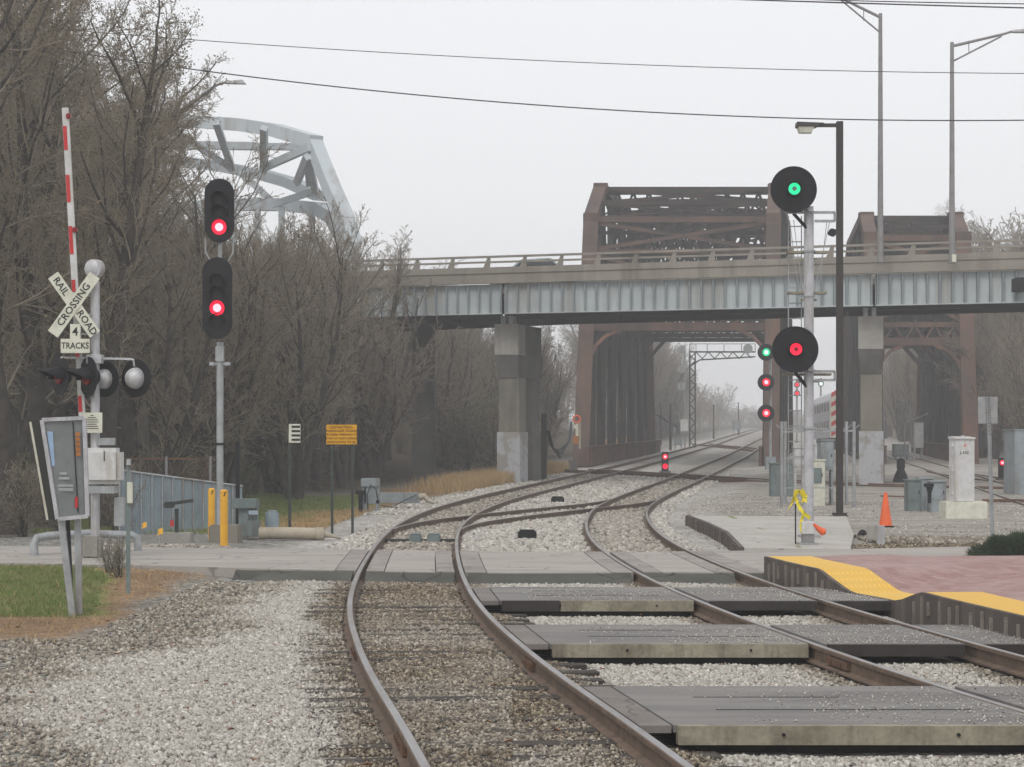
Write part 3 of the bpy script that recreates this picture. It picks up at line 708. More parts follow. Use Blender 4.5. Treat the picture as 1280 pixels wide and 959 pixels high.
# concrete slab with a ribbed edge beyond the road
g0, g1, g2, g3 = GP(862,643), GP(908,680), G(1010,690,0), G(1020,640,.05)
sl_ = thing('concrete_slab', (4.6, 42, 0), 'pale concrete slab with dark ribbed edging beyond the road', 'slab')
A = [(4.35,51.5),(4.55,46.5),(4.52,42),(4.25,38.0),(7.2,37.4),(7.3,44),(8.0,51)]
A = [(4.40,51.5),(4.42,46.5),(4.38,42),(4.20,37.6),(6.05,37.2),(6.9,42),(8.2,51)]
zt = [.12,.12,.10,.0,.0,.07,.12]
m = MB(); n_ = len(A)
m.add([(x,y,z) for (x,y),z in zip(A,zt)] + [(x,y,-.25) for x,y in A], [tuple(range(n_))] + [(i,n_+i,n_+(i+1)%n_,(i+1)%n_) for i in range(n_)])
m.build('slab', M['slabconc'], sl_)
m = MB(); rib = MB()
for (a, za), (b, zb) in zip(list(zip(A, zt))[:3], list(zip(A, zt))[1:4]):
    m.hexa([(a[0]-.09,a[1],-.3),(a[0]-.01,a[1],-.3),(b[0]-.01,b[1],-.3),(b[0]-.09,b[1],-.3),(a[0]-.09,a[1],za+.02),(a[0]-.01,a[1],za+.02),(b[0]-.01,b[1],zb+.02),(b[0]-.09,b[1],zb+.02)])
    for k in range(8):
        t_ = (k+.5)/8; x = a[0]+(b[0]-a[0])*t_-.11; y = a[1]+(b[1]-a[1])*t_; z = za+(zb-za)*t_
        rib.bx(x-.02, x+.02, y-.09, y+.09, -.3, z)
m.build('edging', M['edgesteel'], sl_); rib.build('rib', M['edgesteel'], sl_)
MB().sheet([[(5.3,51.3,.125),(5.42,51.3,.125)],[(5.15,44,.105),(5.28,44,.105)],[(5.2,37.7,.012),(5.26,37.7,.012)]]).build('crack', M['grass'], sl_, fix=False)

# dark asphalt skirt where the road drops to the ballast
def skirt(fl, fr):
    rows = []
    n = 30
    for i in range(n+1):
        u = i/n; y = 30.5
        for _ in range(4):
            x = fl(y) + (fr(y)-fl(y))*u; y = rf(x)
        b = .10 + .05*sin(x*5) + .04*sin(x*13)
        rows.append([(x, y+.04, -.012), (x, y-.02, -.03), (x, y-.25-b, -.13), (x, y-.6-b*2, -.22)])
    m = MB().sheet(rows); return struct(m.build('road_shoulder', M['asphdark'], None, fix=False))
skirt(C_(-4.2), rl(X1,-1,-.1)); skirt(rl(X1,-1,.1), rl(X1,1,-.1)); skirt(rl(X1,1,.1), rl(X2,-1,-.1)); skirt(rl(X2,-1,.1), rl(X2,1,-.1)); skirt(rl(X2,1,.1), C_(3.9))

# ------------------------------------------------------------------ road overpass
def oy(x): return 87 - .343*(x + .67)
def ob(x): return float(np.interp(x, [-30,-3.1,1.6,16,25,45], [112,99.5,95.5,88.2,84.8,77.5]))
ov = thing('overpass', (0, 86, 0), 'concrete road overpass on pale steel girders crossing in front of the truss bridges', 'overpass')
def seg_box(m, xa, xb, off0, off1, z0, z1, back=False, n=8):
    fy = ob if back else oy
    for i in range(n):
        a = xa + (xb-xa)*i/n; b = xa + (xb-xa)*(i+1)/n
        m.hexa([(a,fy(a)+off0,z0),(b,fy(b)+off0,z0),(b,fy(b)+off1,z0),(a,fy(a)+off1,z0),(a,fy(a)+off0,z1),(b,fy(b)+off0,z1),(b,fy(b)+off1,z1),(a,fy(a)+off1,z1)])
XA, XB = -24, 42
m = MB(); seg_box(m, XA, XB, 0, .30, 8.66, 9.10); seg_box(m, XA, XB, .04, .28, 9.105, 9.34); seg_box(m, XA, XB, -.05, .0, 9.08, 9.13)
seg_box(m, XA, XB, -.25, 0, 8.66, 9.34, True); m.build('parapet', M['parapet'], ov)
m = MB(); 
for i in range(22):
    a = XA + (XB-XA)*i/22; b = XA + (XB-XA)*(i+1)/22
    m.hexa([(a,oy(a)+.365,8.25),(b,oy(b)+.365,8.25),(b,ob(b)-.26,8.25),(a,ob(a)-.26,8.25),(a,oy(a)+.365,8.5),(b,oy(b)+.365,8.5),(b,ob(b)-.26,8.5),(a,ob(a)-.26,8.5)])
m.build('deck', M['road'], ov)
spans = [(XA, -.42), (-.32, 14.25), (14.35, XB)]
for a, b in spans:
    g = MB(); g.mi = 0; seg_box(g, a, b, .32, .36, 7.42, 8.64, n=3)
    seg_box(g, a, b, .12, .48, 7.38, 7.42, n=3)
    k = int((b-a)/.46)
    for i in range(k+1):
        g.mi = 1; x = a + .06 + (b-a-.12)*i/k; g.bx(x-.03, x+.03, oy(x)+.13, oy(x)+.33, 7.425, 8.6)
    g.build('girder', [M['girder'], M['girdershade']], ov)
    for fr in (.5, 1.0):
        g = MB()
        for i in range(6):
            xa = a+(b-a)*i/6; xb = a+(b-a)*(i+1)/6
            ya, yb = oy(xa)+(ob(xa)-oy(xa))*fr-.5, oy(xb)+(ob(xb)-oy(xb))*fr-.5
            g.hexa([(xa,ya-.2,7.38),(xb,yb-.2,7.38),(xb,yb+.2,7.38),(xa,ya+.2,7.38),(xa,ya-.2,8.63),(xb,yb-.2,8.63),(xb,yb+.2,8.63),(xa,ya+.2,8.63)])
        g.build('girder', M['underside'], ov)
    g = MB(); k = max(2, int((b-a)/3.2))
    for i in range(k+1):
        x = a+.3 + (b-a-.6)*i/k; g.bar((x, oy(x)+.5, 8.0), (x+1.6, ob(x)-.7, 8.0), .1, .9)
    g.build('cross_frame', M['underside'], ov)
m = MB(); seg_box(m, XA, XB, .10, .20, 9.74, 9.83, n=16); seg_box(m, XA, XB, .12, .19, 9.52, 9.60, n=16)
m.build('handrail', M['parapet'], ov)
x = -13.2; k = 0
while x < 30:
    m = MB(); y = oy(x)+.16
    m.hexa([(x-.16,y-.05,9.34),(x+.12,y-.05,9.34),(x+.12,y+.12,9.34),(x-.16,y+.12,9.34),(x+.0,y-.05,9.738),(x+.14,y-.05,9.738),(x+.14,y+.06,9.738),(x+.0,y+.06,9.738)])
    m.build('handrail_post', M['parapet'], ov); x += 1.52
m = MB(); seg_box(m, XA, XB, -.20, -.12, 9.75, 9.82, True, n=16); m.build('handrail', M['parapet'], ov)
def pier(xc, yc, ax, label, back=True):
    p = thing('overpass_pier', (xc, yc, gzf(xc, yc)), label, 'pier', 'concrete piers carrying the overpass')
    z0 = gzf(xc, yc)-.4; A = Vector((ax[0], ax[1], 0)).normalized(); R = Vector((1, 0, 0))
    def blk(m, t0, t1, w0, w1, za, zb, wt0=None, wt1=None, tt0=None, tt1=None):
        c = Vector((xc, yc, 0)); wt0 = w0 if wt0 is None else wt0; wt1 = w1 if wt1 is None else wt1
        tt0 = t0 if tt0 is None else tt0; tt1 = t1 if tt1 is None else tt1
        ps = [c+A*t0+R*w0, c+A*t0+R*w1, c+A*t1+R*w1, c+A*t1+R*w0]; qs = [c+A*tt0+R*wt0, c+A*tt0+R*wt1, c+A*tt1+R*wt1, c+A*tt1+R*wt0]
        m.hexa([Vector((q.x,q.y,za)) for q in ps]+[Vector((q.x,q.y,zb)) for q in qs])
    m = MB(); blk(m, 0, .98, -.5, .5, 5.72, 7.02); m.build('cap', M['concrete'], p); m = MB(); blk(m, .982, 3.2, -.49, .49, 5.725, 7.015); m.build('cap_beam', M['concdark'], p); m = MB(); blk(m, 0.25, 3.1, -.42, .42, 4.75, 5.717, -.49, .49, .02, 3.38); m.build('cap_haunch', M['concdark'], p)  # cap beam darkened as painted shade; haunch dark from stain
    for t0 in (0.3, 2.1):  # rear column and jacket take darker concrete, painting in the overpass shade
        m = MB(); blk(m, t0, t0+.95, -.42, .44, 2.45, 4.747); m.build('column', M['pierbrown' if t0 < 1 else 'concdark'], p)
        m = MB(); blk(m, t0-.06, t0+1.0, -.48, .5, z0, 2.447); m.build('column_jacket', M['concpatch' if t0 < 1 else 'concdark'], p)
    m = MB()
    for w in (-.22, .12): blk(m, .25, .7, w-.09, w+.09, 7.022, 7.38)
    m.build('bearing', M['galv'], p)
    return p
pa = pier(-.24, 88.1, (.324, .946), 'concrete overpass pier with two columns standing left of the larger truss bridge')
pb = pier(14.3, 82.9, (.19, .98), 'concrete overpass pier standing behind the tall brown light pole')
p3 = thing('overpass_pier', (-3.9, 92.5, gzf(-3.9, 92.5)), 'dark concrete wall pier half hidden in the bare trees', 'pier', 'concrete piers carrying the overpass')
MB().bx(-4.45, -3.45, 92.5, 93.6, 0, 7.3).build('column', M['concdark'], p3, bevel=.02)
m = MB(); m.bx(12.0+8.5, 12.0+8.9, 79.2, 79.35, 7.9, 8.5)
q = P(1276, 355, 79.3); sg = thing('bridge_marker', q, 'small black square plate fixed to the overpass girder at the right edge', 'plate')
MB().bx(q.x-.14, q.x+.3, q.y-.03, oy(q.x)+.10, q.z-.25, q.z+.25).build('plate', M['black'], sg, bevel=.01)

# car crossing the overpass
cx = 1.0; cy = oy(cx)+3.4
car = thing('car', (cx, cy, 8.5), 'silver car driving across the overpass behind its handrail', 'car')
prof = [(-2.0,.3),(-2.05,.68),(-1.7,.84),(-1.15,.92),(-.65,1.36),(.65,1.40),(1.15,.96),(1.85,.84),(2.0,.62),(1.95,.3)]
MB().prism([(cx+a, cy-.85-a*.343, 8.5+b) for a, b in prof], (.2,1.7,0)).build('body', M['car'], car, bevel=.05)
MB().prism([(cx+a, cy-.86-a*.343, 8.5+b) for a, b in [(-1.0,.95),(-.6,1.30),(.6,1.34),(1.0,.98)]], (.0,.02,0)).build('window', M['darkglass'], car)
for a in (-1.4, 1.4): MB().cyl((cx+a, cy-.9-a*.343, 8.82), (cx+a+.05, cy-.65-a*.343, 8.82), .32, n=16).build('wheel', M['black'], car)

# ------------------------------------------------------------------ railway truss bridges
def truss(x0, y0, slope, Wd, L, label, post=.85, zb=None, hip=(5, 15.0, 10, 17.3), post_mat='truss', clear=8.6, npan=8):
    zb = zr(y0)-.2 if zb is None else zb
    T = thing('truss_bridge', (x0+Wd/2, y0, zb), label, 'truss bridge', 'rusty railway truss bridges behind the overpass')
    a = Vector((slope, 1, 0)).normalized(); c = Vector((1, 0, 0))
    def Q(u, w, z): 
        p = Vector((x0, y0, 0)) + a*u + c*w; return Vector((p.x, p.y, z))
    e_u, e_z, h_u, h_z = hip
    up = Vector((0, 1, 0))
    prof = [(0, zb), (e_u, e_z), (h_u, h_z), (L-h_u, h_z), (L-e_u, e_z), (L, zb)]
    def topz(u): return float(np.interp(u, [p[0] for p in prof], [p[1] for p in prof]))
    for w in (post/2, Wd-post/2):
        near = [(0,zb),(e_u,e_z)]
        MB().bar(Q(0,w,zb), Q(e_u,w,e_z), post, .6, (0,1,0)).build('end_post', M[post_mat if w > Wd/2 or post_mat == 'truss' else 'truss'], T)
        m = MB()
        for (u0,z0),(u1,z1) in zip(prof[1:-1], prof[2:]): m.bar(Q(u0,w,z0), Q(u1,w,z1), post*.9, .55, (0,0,1))
        m.build('top_chord', M['truss'], T)
        m = MB(); m.bar(Q(1,w,zb+.1), Q(L,w,zb+.1+L*.012), post*.8, .7)
        m.build('bottom_chord', M['trussgreen'], T)
        us = [h_u*.5] + [h_u + (L-2*h_u)*k/(npan-4) for k in range(npan-3)] + [L-h_u*.5]
        for k, u in enumerate(us):
            MB().bar(Q(u,w,zb), Q(u,w,topz(u)-.2), post*.62, .5).build('vertical', M['trussgreen'], T)
        for k in range(len(us)-1):
            u0, u1 = us[k], us[k+1]
            MB().bar(Q(u0,w,zb+.4), Q(u1,w,topz(u1)-.4), post*.35, .4, (0,1,0)).build('diagonal', M['trussgreen'], T)
            MB().bar(Q(u0,w+.1,topz(u0)-.4), Q(u1,w+.1,zb+.4), post*.3, .3, (0,1,0)).build('diagonal', M['trussgreen'], T)
        # low plate girder beside the track
        wi = w + (post*.62 if w < Wd/2 else -post*.62)
        m = MB(); m.bar(Q(-1.2,wi,zb+.62), Q(L+2,wi,zb+.62+L*.012), .05, 1.05)
        m.bar(Q(-1.2,wi,zb+1.15), Q(L+2,wi,zb+1.15+L*.012), .22, .06); m.bar(Q(-1.2,wi,zb+.62), Q(L+2,wi,zb+.62+L*.012), .14, .05)
        for k in range(int(L/1.1)):
            m.bar(Q(-1+k*1.1,wi,zb+.1+k*.013), Q(-1+k*1.1,wi,zb+1.12+k*.013), .16, .08)
        m.build('plate_girder', M['trussrust'], T)
    lo_, hi_ = post*.6, Wd-post*.6
    # portal and sway frames
    def eu(z): return e_u*(z-zb)/(e_z-zb)
    for z, h in ((clear, .45), (clear+1.0, .3), (13.0*e_z/15, .25), (e_z-.1, .35)): MB().bar(Q(eu(z),lo_,z), Q(eu(z),hi_,z), .35, h).build('portal_strut', M['truss'], T)
    m = MB(); za, zc = 13.0*e_z/15, e_z-.15
    for (z0, z1) in ((za, zc), (clear+1.0, za)):
        m.bar(Q(eu(z0),lo_,z0+.1), Q(eu(z1),hi_,z1-.1), .22, .2, (0,1,0)); m.bar(Q(eu(z0)+.06,hi_,z0+.1), Q(eu(z1)+.06,lo_,z1-.1), .22, .2, (0,1,0))
    nb = 9
    for k in range(nb):
        w0 = lo_+(hi_-lo_)*k/nb; w1 = lo_+(hi_-lo_)*(k+1)/nb
        m.bar(Q(eu(clear),w0,clear+(.0 if k%2 else 1)), Q(eu(clear),w1,clear+(1 if k%2 else 0)), .1, .1, (0,1,0))
    m.build('portal_brace', M['truss'], T)
    for sgn, w in ((1, post*.8), (-1, Wd-post*.8)):
        pts = [Q(eu(clear-1.9), w, clear-1.9), Q(eu(clear-1.1), w+sgn*.3, clear-1.1), Q(eu(clear-.5), w+sgn*.8, clear-.55), Q(eu(clear), w+sgn*1.7, clear-.15)]
        m = MB()
        for p_, q_ in zip(pts, pts[1:]): m.bar(p_, q_, .2, .22, (0,1,0))
        m.build('knee_brace', M['trussrust'], T)
    us = [h_u] + [h_u + (L-2*h_u)*k/(npan-4) for k in range(1, npan-3)]
    for k, u in enumerate(us):
        m = MB(); zt = topz(u)-.2; z0 = clear+.9
        for z in (z0, (z0+zt)/2, zt): m.bar(Q(u,lo_,z), Q(u,hi_,z), .25, .3)
        nb = 11; z3 = [z0+(zt-z0)*q_/3 for q_ in range(4)]
        for (za, zb_) in zip(z3, z3[1:]):
            for j in range(nb):
                w0 = lo_+(hi_-lo_)*j/nb; w1 = lo_+(hi_-lo_)*(j+1)/nb
                m.bar(Q(u,w0,za), Q(u,w1,zb_), .15, .14, (0,1,0)); m.bar(Q(u,w0,zb_), Q(u,w1,za), .15, .14, (0,1,0))
        for sgn, w in ((1, lo_), (-1, hi_)): m.bar(Q(u, w, z0-2.0), Q(u, w+sgn*1.8, z0), .25, .25, (0,1,0))
        m.build('sway_frame', M['trussdark' if k % 2 else 'trussgreen'], T)
    ul = [e_u, (e_u+h_u)/2] + us + [L-e_u]
    m = MB()
    for u0, u1 in zip(ul, ul[1:]):
        m.bar(Q(u0,lo_,topz(u0)), Q(u0,hi_,topz(u0)), .22, .22)
        m.bar(Q(u0,lo_,topz(u0)), Q(u1,hi_,topz(u1)), .2, .16); m.bar(Q(u0,hi_,topz(u0)-.02), Q(u1,lo_,topz(u1)-.02), .2, .16)
        um = (u0+u1)/2
        for j in range(6):
            w0 = lo_+(hi_-lo_)*j/6; w1 = lo_+(hi_-lo_)*(j+1)/6
            m.bar(Q(um,w0,topz(um)-1.3), Q(um,w1,topz(um)-.2), .1, .1, (0,1,0)); m.bar(Q(um,w0,topz(um)-.2), Q(um,w1,topz(um)-1.3), .1, .1, (0,1,0))
        m.bar(Q(um,lo_,topz(um)-1.3), Q(um,hi_,topz(um)-1.3), .15, .2)
    m.build('top_bracing', M['trussdark'], T)
    m = MB()
    for k in range(int(L/5)+1): m.bar(Q(k*5+.5,lo_,zb-.25+k*.06), Q(k*5+.5,hi_,zb-.25+k*.06), .4, .5)
    m.build('floor_beam', M['trussgreen'], T)
    # top end caps on the posts
    for w in (post/2, Wd-post/2):
        MB().box(Q(e_u,w,e_z), post*1.04, .8, .5).build('gusset', M['truss'], T); MB().box(Q(h_u,w,h_z), post*1.0, .8, .62).build('gusset', M['truss'], T)
    return T
truss(3.36, 115, .155, 11.35, 45, 'large rusty truss railway bridge with a wide portal behind the overpass')
truss(20.15, 118, .116, 6.3, 36, 'smaller rusty truss railway bridge on the right behind the overpass', post=.85, hip=(4.6, 14.2, 9, 15.8), post_mat='trussrust', clear=7.9, npan=7)

# ------------------------------------------------------------------ pale arch road bridge far to the left
def arch():
    A = thing('arch_bridge', (-24, 165, 0), 'pale blue grey steel arch bridge rising above the trees on the left', 'bridge')
    def poly(pts, Y, w, h, name):
        m = MB(); q = [P(x, y, Y + (x-400)*-.10) for x, y in pts]
        for a, b in zip(q, q[1:]): m.bar(a, b + (b-a).normalized()*.25, w, h, (0,0,1))
        return m.build(name, M['archsteel'], A)
    poly([(120,158),(180,153),(240,152),(300,156),(345,163),(393,177)], 150, 1.1, .95, 'top_chord')
    poly([(391,176),(402,204),(415,236),(432,274),(441,304),(445,360)], 150, 1.05, .9, 'end_post')
    poly([(150,196),(220,200),(290,211),(330,219),(362,228),(399,244)], 158, 1.2, .8, 'arch_rib')
    poly([(210,262),(290,256),(350,256),(400,261),(418,272),(432,300),(440,360)], 158, 1.2, .95, 'arch_rib')
    poly([(318,183),(376,184)], 157, 1.2, .5, 'top_chord'); poly([(200,181),(320,183)], 157, 1.2, .6, 'top_chord')
    m = MB()
    for a, b, Ya, Yb, w in [((329,210),(388,184),157,150,.55),((371,229),(384,196),157,150,.5),((394,240),(386,196),157,150,.5),((330,160),(330,214),150,157,.5),
                         ((270,153),(290,211),150,157,.5),((200,152),(290,211),150,157,.5),((383,192),(386,232),153,155,.4),((300,215),(345,256),158,158,.5),((340,256),(390,240),158,157,.5)]:
        m.bar(P(*a, Ya), P(*b, Yb), w, w*.8, (0,1,0))
    m.build('brace', M['archsteel'], A)
    m = MB()
    for x in (225, 255, 292, 322, 352, 390): m.bar(P(x, 258, 158), P(x, 420, 158), .45, .45)
    m.build('hanger', M['archsteel'], A)
    m = MB(); m.bar(P(80, 418, 160), P(470, 400, 160), 9, 1.4); m.build('deck', M['girder'], A)
    return A
arch()

# ------------------------------------------------------------------ trees
def branch_level(rs, P0, D0, L, R, nseg, wander, upb):
    """grow polylines: returns nodes (n,nseg+1,3), radii (n,nseg+1), end directions per node"""
    n = len(P0); pts = np.zeros((n, nseg+1, 3)); dirs = np.zeros((n, nseg+1, 3)); pts[:,0] = P0; d = D0.copy(); dirs[:,0] = d
    for i in range(nseg):
        d = d + rs.randn(n, 3)*wander + np.array([0,0,upb]); d /= np.linalg.norm(d, axis=1)[:,None]
        pts[:,i+1] = pts[:,i] + d*(L/nseg)[:,None]; dirs[:,i+1] = d
    rr = R[:,None]*np.linspace(1, .35, nseg+1)[None]
    return pts, rr, dirs
def tubes(pts, rr, k):
    n, s1, _ = pts.shape; s = s1-1
    d = np.zeros_like(pts); d[:,:-1] = pts[:,1:]-pts[:,:-1]; d[:,-1] = d[:,-2]; d /= np.linalg.norm(d, axis=2)[...,None]+1e-9
    ref = np.where(np.abs(d[...,2:3]) > .8, np.array([1.,0,0]), np.array([0,0,1.]))
    a = np.cross(d, ref); a /= np.linalg.norm(a, axis=2)[...,None]+1e-9; b = np.cross(d, a)
    th = np.arange(k)*2*pi/k
    V = pts[:,:,None,:] + rr[:,:,None,None]*(a[:,:,None,:]*np.cos(th)[None,None,:,None] + b[:,:,None,:]*np.sin(th)[None,None,:,None])
    base = (np.arange(n)[:,None,None]*s1 + np.arange(s)[None,:,None])*k; j = np.arange(k)[None,None,:]; j2 = (j+1)%k
    Q = np.stack([base+j, base+j2, base+k+j2, base+k+j], -1).reshape(-1,4)
    return V.reshape(-1,3), Q
def children(rs, pts, dirs, R, L, nc, t0, ang, ratio, rratio, taper=.55):
    n, s1, _ = pts.shape
    t = t0 + (1-t0)*(np.arange(nc)[None]+rs.rand(n, nc))/nc
    f = t*(s1-1); i = np.minimum(f.astype(int), s1-2); u = (f-i)[...,None]; ar = np.arange(n)[:,None]
    p = pts[ar,i]*(1-u) + pts[ar,i+1]*u; d = dirs[ar,i]
    rv = rs.randn(n, nc, 3); rv -= (rv*d).sum(-1, keepdims=True)*d; rv /= np.linalg.norm(rv, axis=-1, keepdims=True)
    an = radians(ang)*rs.uniform(.65, 1.3, (n, nc))[...,None]
    D = d*np.cos(an) + rv*np.sin(an)
    Lc = (L[:,None]*ratio*(1-taper*t)*rs.uniform(.7, 1.25, (n, nc)))
    Rc = (R[:,None]*rratio*(1-.55*t)*rs.uniform(.8, 1.15, (n, nc)))
    return p.reshape(-1,3), D.reshape(-1,3), Lc.ravel(), Rc.ravel()
def tree_meshes(seed, Ht, r0, lean=(0,0), nch=(13,7,6,5), angs=(42,40,42,45), t0=.28, fork=0, leaves=0, leafmat=None, rmin=.0085, twig='twig', ratios=(.42,.5,.5,.5)):
    rs = np.random.RandomState(seed)
    P0 = np.zeros((1,3)); P0[0,2] = -.35; D0 = np.array([[lean[0], lean[1], 1.]]); D0 /= np.linalg.norm(D0)
    if fork:
        P0 = np.repeat(P0, fork, 0); D0 = np.repeat(D0, fork, 0) + rs.randn(fork, 3)*np.array([.17,.17,0]); D0 /= np.linalg.norm(D0, axis=1)[:,None]
    n0 = len(P0)
    pts, rr, dirs = branch_level(rs, P0, D0, np.full(n0, Ht*.92)*rs.uniform(.85, 1.05, n0), np.full(n0, r0), 10, .045, .03)
    rr = rr[:, :1]*np.linspace(1, .12, 11)[None]**.9; rr[:,0] *= 1.35
    tv, tq = tubes(pts, rr, 9)
    L = np.full(n0, Ht*.92); R = np.full(n0, r0*.85); VV = []; QQ = []; off = 0
    tips = None
    for lv, nc in enumerate(nch):
        p, d, L, R = children(rs, pts, dirs, R, L, nc, t0 if lv == 0 else .12, angs[lv], ratios[lv], .5 if lv else .33, .55 if lv else .45)
        R = np.maximum(R, rmin)
        ns = (6, 4, 3, 2, 2)[lv]
        pts, rr, dirs = branch_level(rs, p, d, L, R, ns, .14, (.09, .05, .03, .02, 0)[lv])
        rr = np.maximum(rr, rmin*.75)
        v, q = tubes(pts, rr, (6, 4, 3, 3, 3)[lv]); Q0 = q if lv == 0 else Q0; VV.append(v); QQ.append(q+off); off += len(v)
    V = np.concatenate(VV); Qd = np.concatenate(QQ); mi = np.zeros(len(Qd), np.int32)
    if leaves:
        tp = pts[:, -1]; k = rs.randint(0, len(tp), leaves); c = tp[k] + rs.randn(leaves, 3)*.12
        a = rs.randn(leaves, 3); a /= np.linalg.norm(a, axis=1)[:,None]; b = np.cross(a, rs.randn(leaves, 3)); b /= np.linalg.norm(b, axis=1)[:,None]
        s = rs.uniform(.014, .034, leaves)[:,None]
        lv_ = np.stack([c-a*s-b*s*.7, c+a*s-b*s*.7, c+a*s+b*s*.7, c-a*s+b*s*.7], 1).reshape(-1,3)
        Ql = (np.arange(leaves)[:,None]*4 + np.arange(4)[None]) + len(V); V = np.concatenate([V, lv_]); Qd = np.concatenate([Qd, Ql]); mi = np.concatenate([mi, np.ones(leaves, np.int32)])
    mi[:len(Q0)] = 2
    return (tv, tq), (V, Qd, mi)
HP, TOP = {}, {}
def proto_tree(name, tm, cm, twig, leafmat):
    e = bpy.data.objects.new(name, None); COL.objects.link(e); HP[name+str(len(HP))] = e; e_top = float(np.percentile(cm[0][:,2], 99.5)); TOP[e] = e_top
    nump_mesh('trunk', tm[0], tm[1], M['bark'], e, smooth=True)
    c = nump_mesh('crown', cm[0], cm[1], [M[twig], M[leafmat], M['bark']], e)
    c.data.polygons.foreach_set('material_index', cm[2]); c.data.update()
    return e
PROT = {}
PROT['big'] = [proto_tree('bare_tree', *tree_meshes(s, 17, .34, nch=(19,9,7,5), fork=f, leaves=lf, t0=.2, ratios=(.34,.52,.5,.5)), 'twig', 'leafbrown') for s, f, lf in ((1,0,6000),(2,2,4000),(3,2,8000),(4,0,6000))]
PROT['mid'] = [proto_tree('bare_tree', *tree_meshes(s, 11, .2, nch=(13,8,6,4), angs=(36,38,40,42), fork=f, leaves=lf, t0=.15), 'twig', lm) for s, f, lf, lm in ((11,3,300,'leafbrown'),(12,0,200,'leafgreen'),(13,2,500,'leafbrown'),(14,3,700,'leafgreen'))]
PROT['fan'] = [proto_tree('bare_tree', *tree_meshes(s, 9, .15, nch=(12,7,5,4), angs=(34,36,38,42), fork=5, t0=.1, leaves=300), 'twig', 'leafbrown') for s in (21, 22)]
PROT['shrub'] = [proto_tree('bare_shrub', *tree_meshes(s, 3.0, .035, nch=(8,5,4), angs=(35,40,45), fork=9, t0=.05, rmin=.008, leaves=lf), tw, lm) for s, lf, tw, lm in ((31,500,'twig','leafbrown'),(32,1500,'twig','leafgreen'),(33,300,'twiglight','leafbrown'))]
used = set()
TREES = []
def plant(kind, k, x, y, sc, rot, label, cat='tree', group=None, z=None, rx=0, ry=0, name=None):
    pr = PROT[kind][k % len(PROT[kind])]
    if (kind, k % len(PROT[kind])) in used: o = copy_tree(pr)
    else: o = pr; used.add((kind, k % len(PROT[kind])))
    o.location = (x, y, gzf(x, y)-.05 if z is None else z); o.scale = (sc, sc, sc*rnd.uniform(.93, 1.07)); o.rotation_euler = (rx, ry, rot)
    tag(o, label, cat, group); TREES.append(o); return o

sky_e = lambda px: max(sky_l(px), sky_l(px+(120 if px < 330 else 40))-25)
sky_l = lambda px: float(np.interp(px, [-60,60,130,175,210,240,300,400,450,500,560,600,720], [-260,-100,0,60,160,235,262,280,292,305,330,345,345]))
edge_l = lambda px: float(np.interp(px, [-60,150,300,400,440,475,560,720], [45,48,62,72,82,97,104,112]))
def hsc(kind, x, y, ytop, k=0):
    hp = TOP[PROT[kind][k % len(PROT[kind])]]
    return (H + (YH-ytop)/F*y - gzf(x, y))/hp
lx = lambda px, Y: (px-640)/F*Y
# single trees one can point at
for kind, k, px, Y, yt, rot, lab, rx, ry in (
    ('big',0,12,47,-180,.3,'thick bare tree at the far left edge of the woods',0,0),
    ('big',3,55,49.5,-150,2.0,'tall bare tree behind the raised crossing gate arm',0,.02),
    ('big',0,128,50,-40,1.3,'bare tree with a dark trunk leaning right behind the crossing lights',0,.05),
    ('big',3,160,57,60,1.1,'tall bare tree behind the left end of the blue slatted fence',0,0),
    ('mid',3,368,70,268,.4,'dark trunked bare tree on the grass behind the striped marker sign',0,-.03),
    ('fan',0,312,72,258,1.9,'spreading bare tree seen between the two headed red signal and the striped marker',0,0),
    ('mid',2,430,80,275,2.5,'spreading bare tree rising behind the yellow sign',0,0),
    ('fan',1,468,86,292,.9,'many stemmed bare tree at the left end of the overpass handrail',0,0),
    ('mid',2,206,62,85,0.8,'slender bare tree in front of the left end of the arch bridge',0,0),
    ('fan',1,250,64,165,2.2,'many stemmed bare tree just left of the upper red signal head',0,0),
    ('mid',1,150,66,60,3.6,'tall slim bare tree reaching above the upper red signal head',0,0)):
    x = lx(px, Y); plant(kind, k, x, Y, hsc(kind, x, Y, yt, k), rot, lab, rx=rx, ry=ry)
def wood(n, pxa, pxb, Ya, Yb, skyf, edge, kinds, lab, grp, seed, minc=6.5, jit=45, ok=None):
    r_ = random.Random(seed); c = 0; tries = 0
    while c < n and tries < 4000:
        tries += 1
        px = r_.uniform(pxa, pxb); Y = Ya + (Yb-Ya)*r_.random()**1.2; x = lx(px, Y)
        if Y < edge(px) or (ok and not ok(x, Y)): continue
        if x < X1(Y)+4 and X1(Y)-x < minc: continue
        kind = r_.choice(kinds); kk = r_.randrange(4); s = hsc(kind, x, Y, skyf(px) + r_.random()*jit, kk)
        if s < .3: continue
        if kind != 'big' and s > 1.7: kind = 'big'; s = hsc(kind, x, Y, skyf(px)+r_.random()*jit, kk)
        if kind == 'big' and s < .5: kind = 'mid'; s = hsc(kind, x, Y, skyf(px)+r_.random()*jit, kk)
        plant(kind, kk, x, Y, s, r_.uniform(0, 6.28), lab, group=grp); c += 1
wood(54, -50, 300, 52, 170, sky_e, edge_l, ['big','big','mid'], 'bare brown tree standing in the dense woods behind the crossing gate', 'bare trees in the left woods', 3)
wood(36, 280, 545, 66, 185, sky_e, edge_l, ['mid','mid','fan'], 'bare tree in the woods between the left signal and the overpass pier', 'bare trees left of the overpass', 4)
wood(26, 540, 725, 104, 150, lambda p: 385, edge_l, ['mid','fan'], 'bare tree seen below the overpass left of the big truss bridge', 'bare trees under the overpass', 5, minc=9)
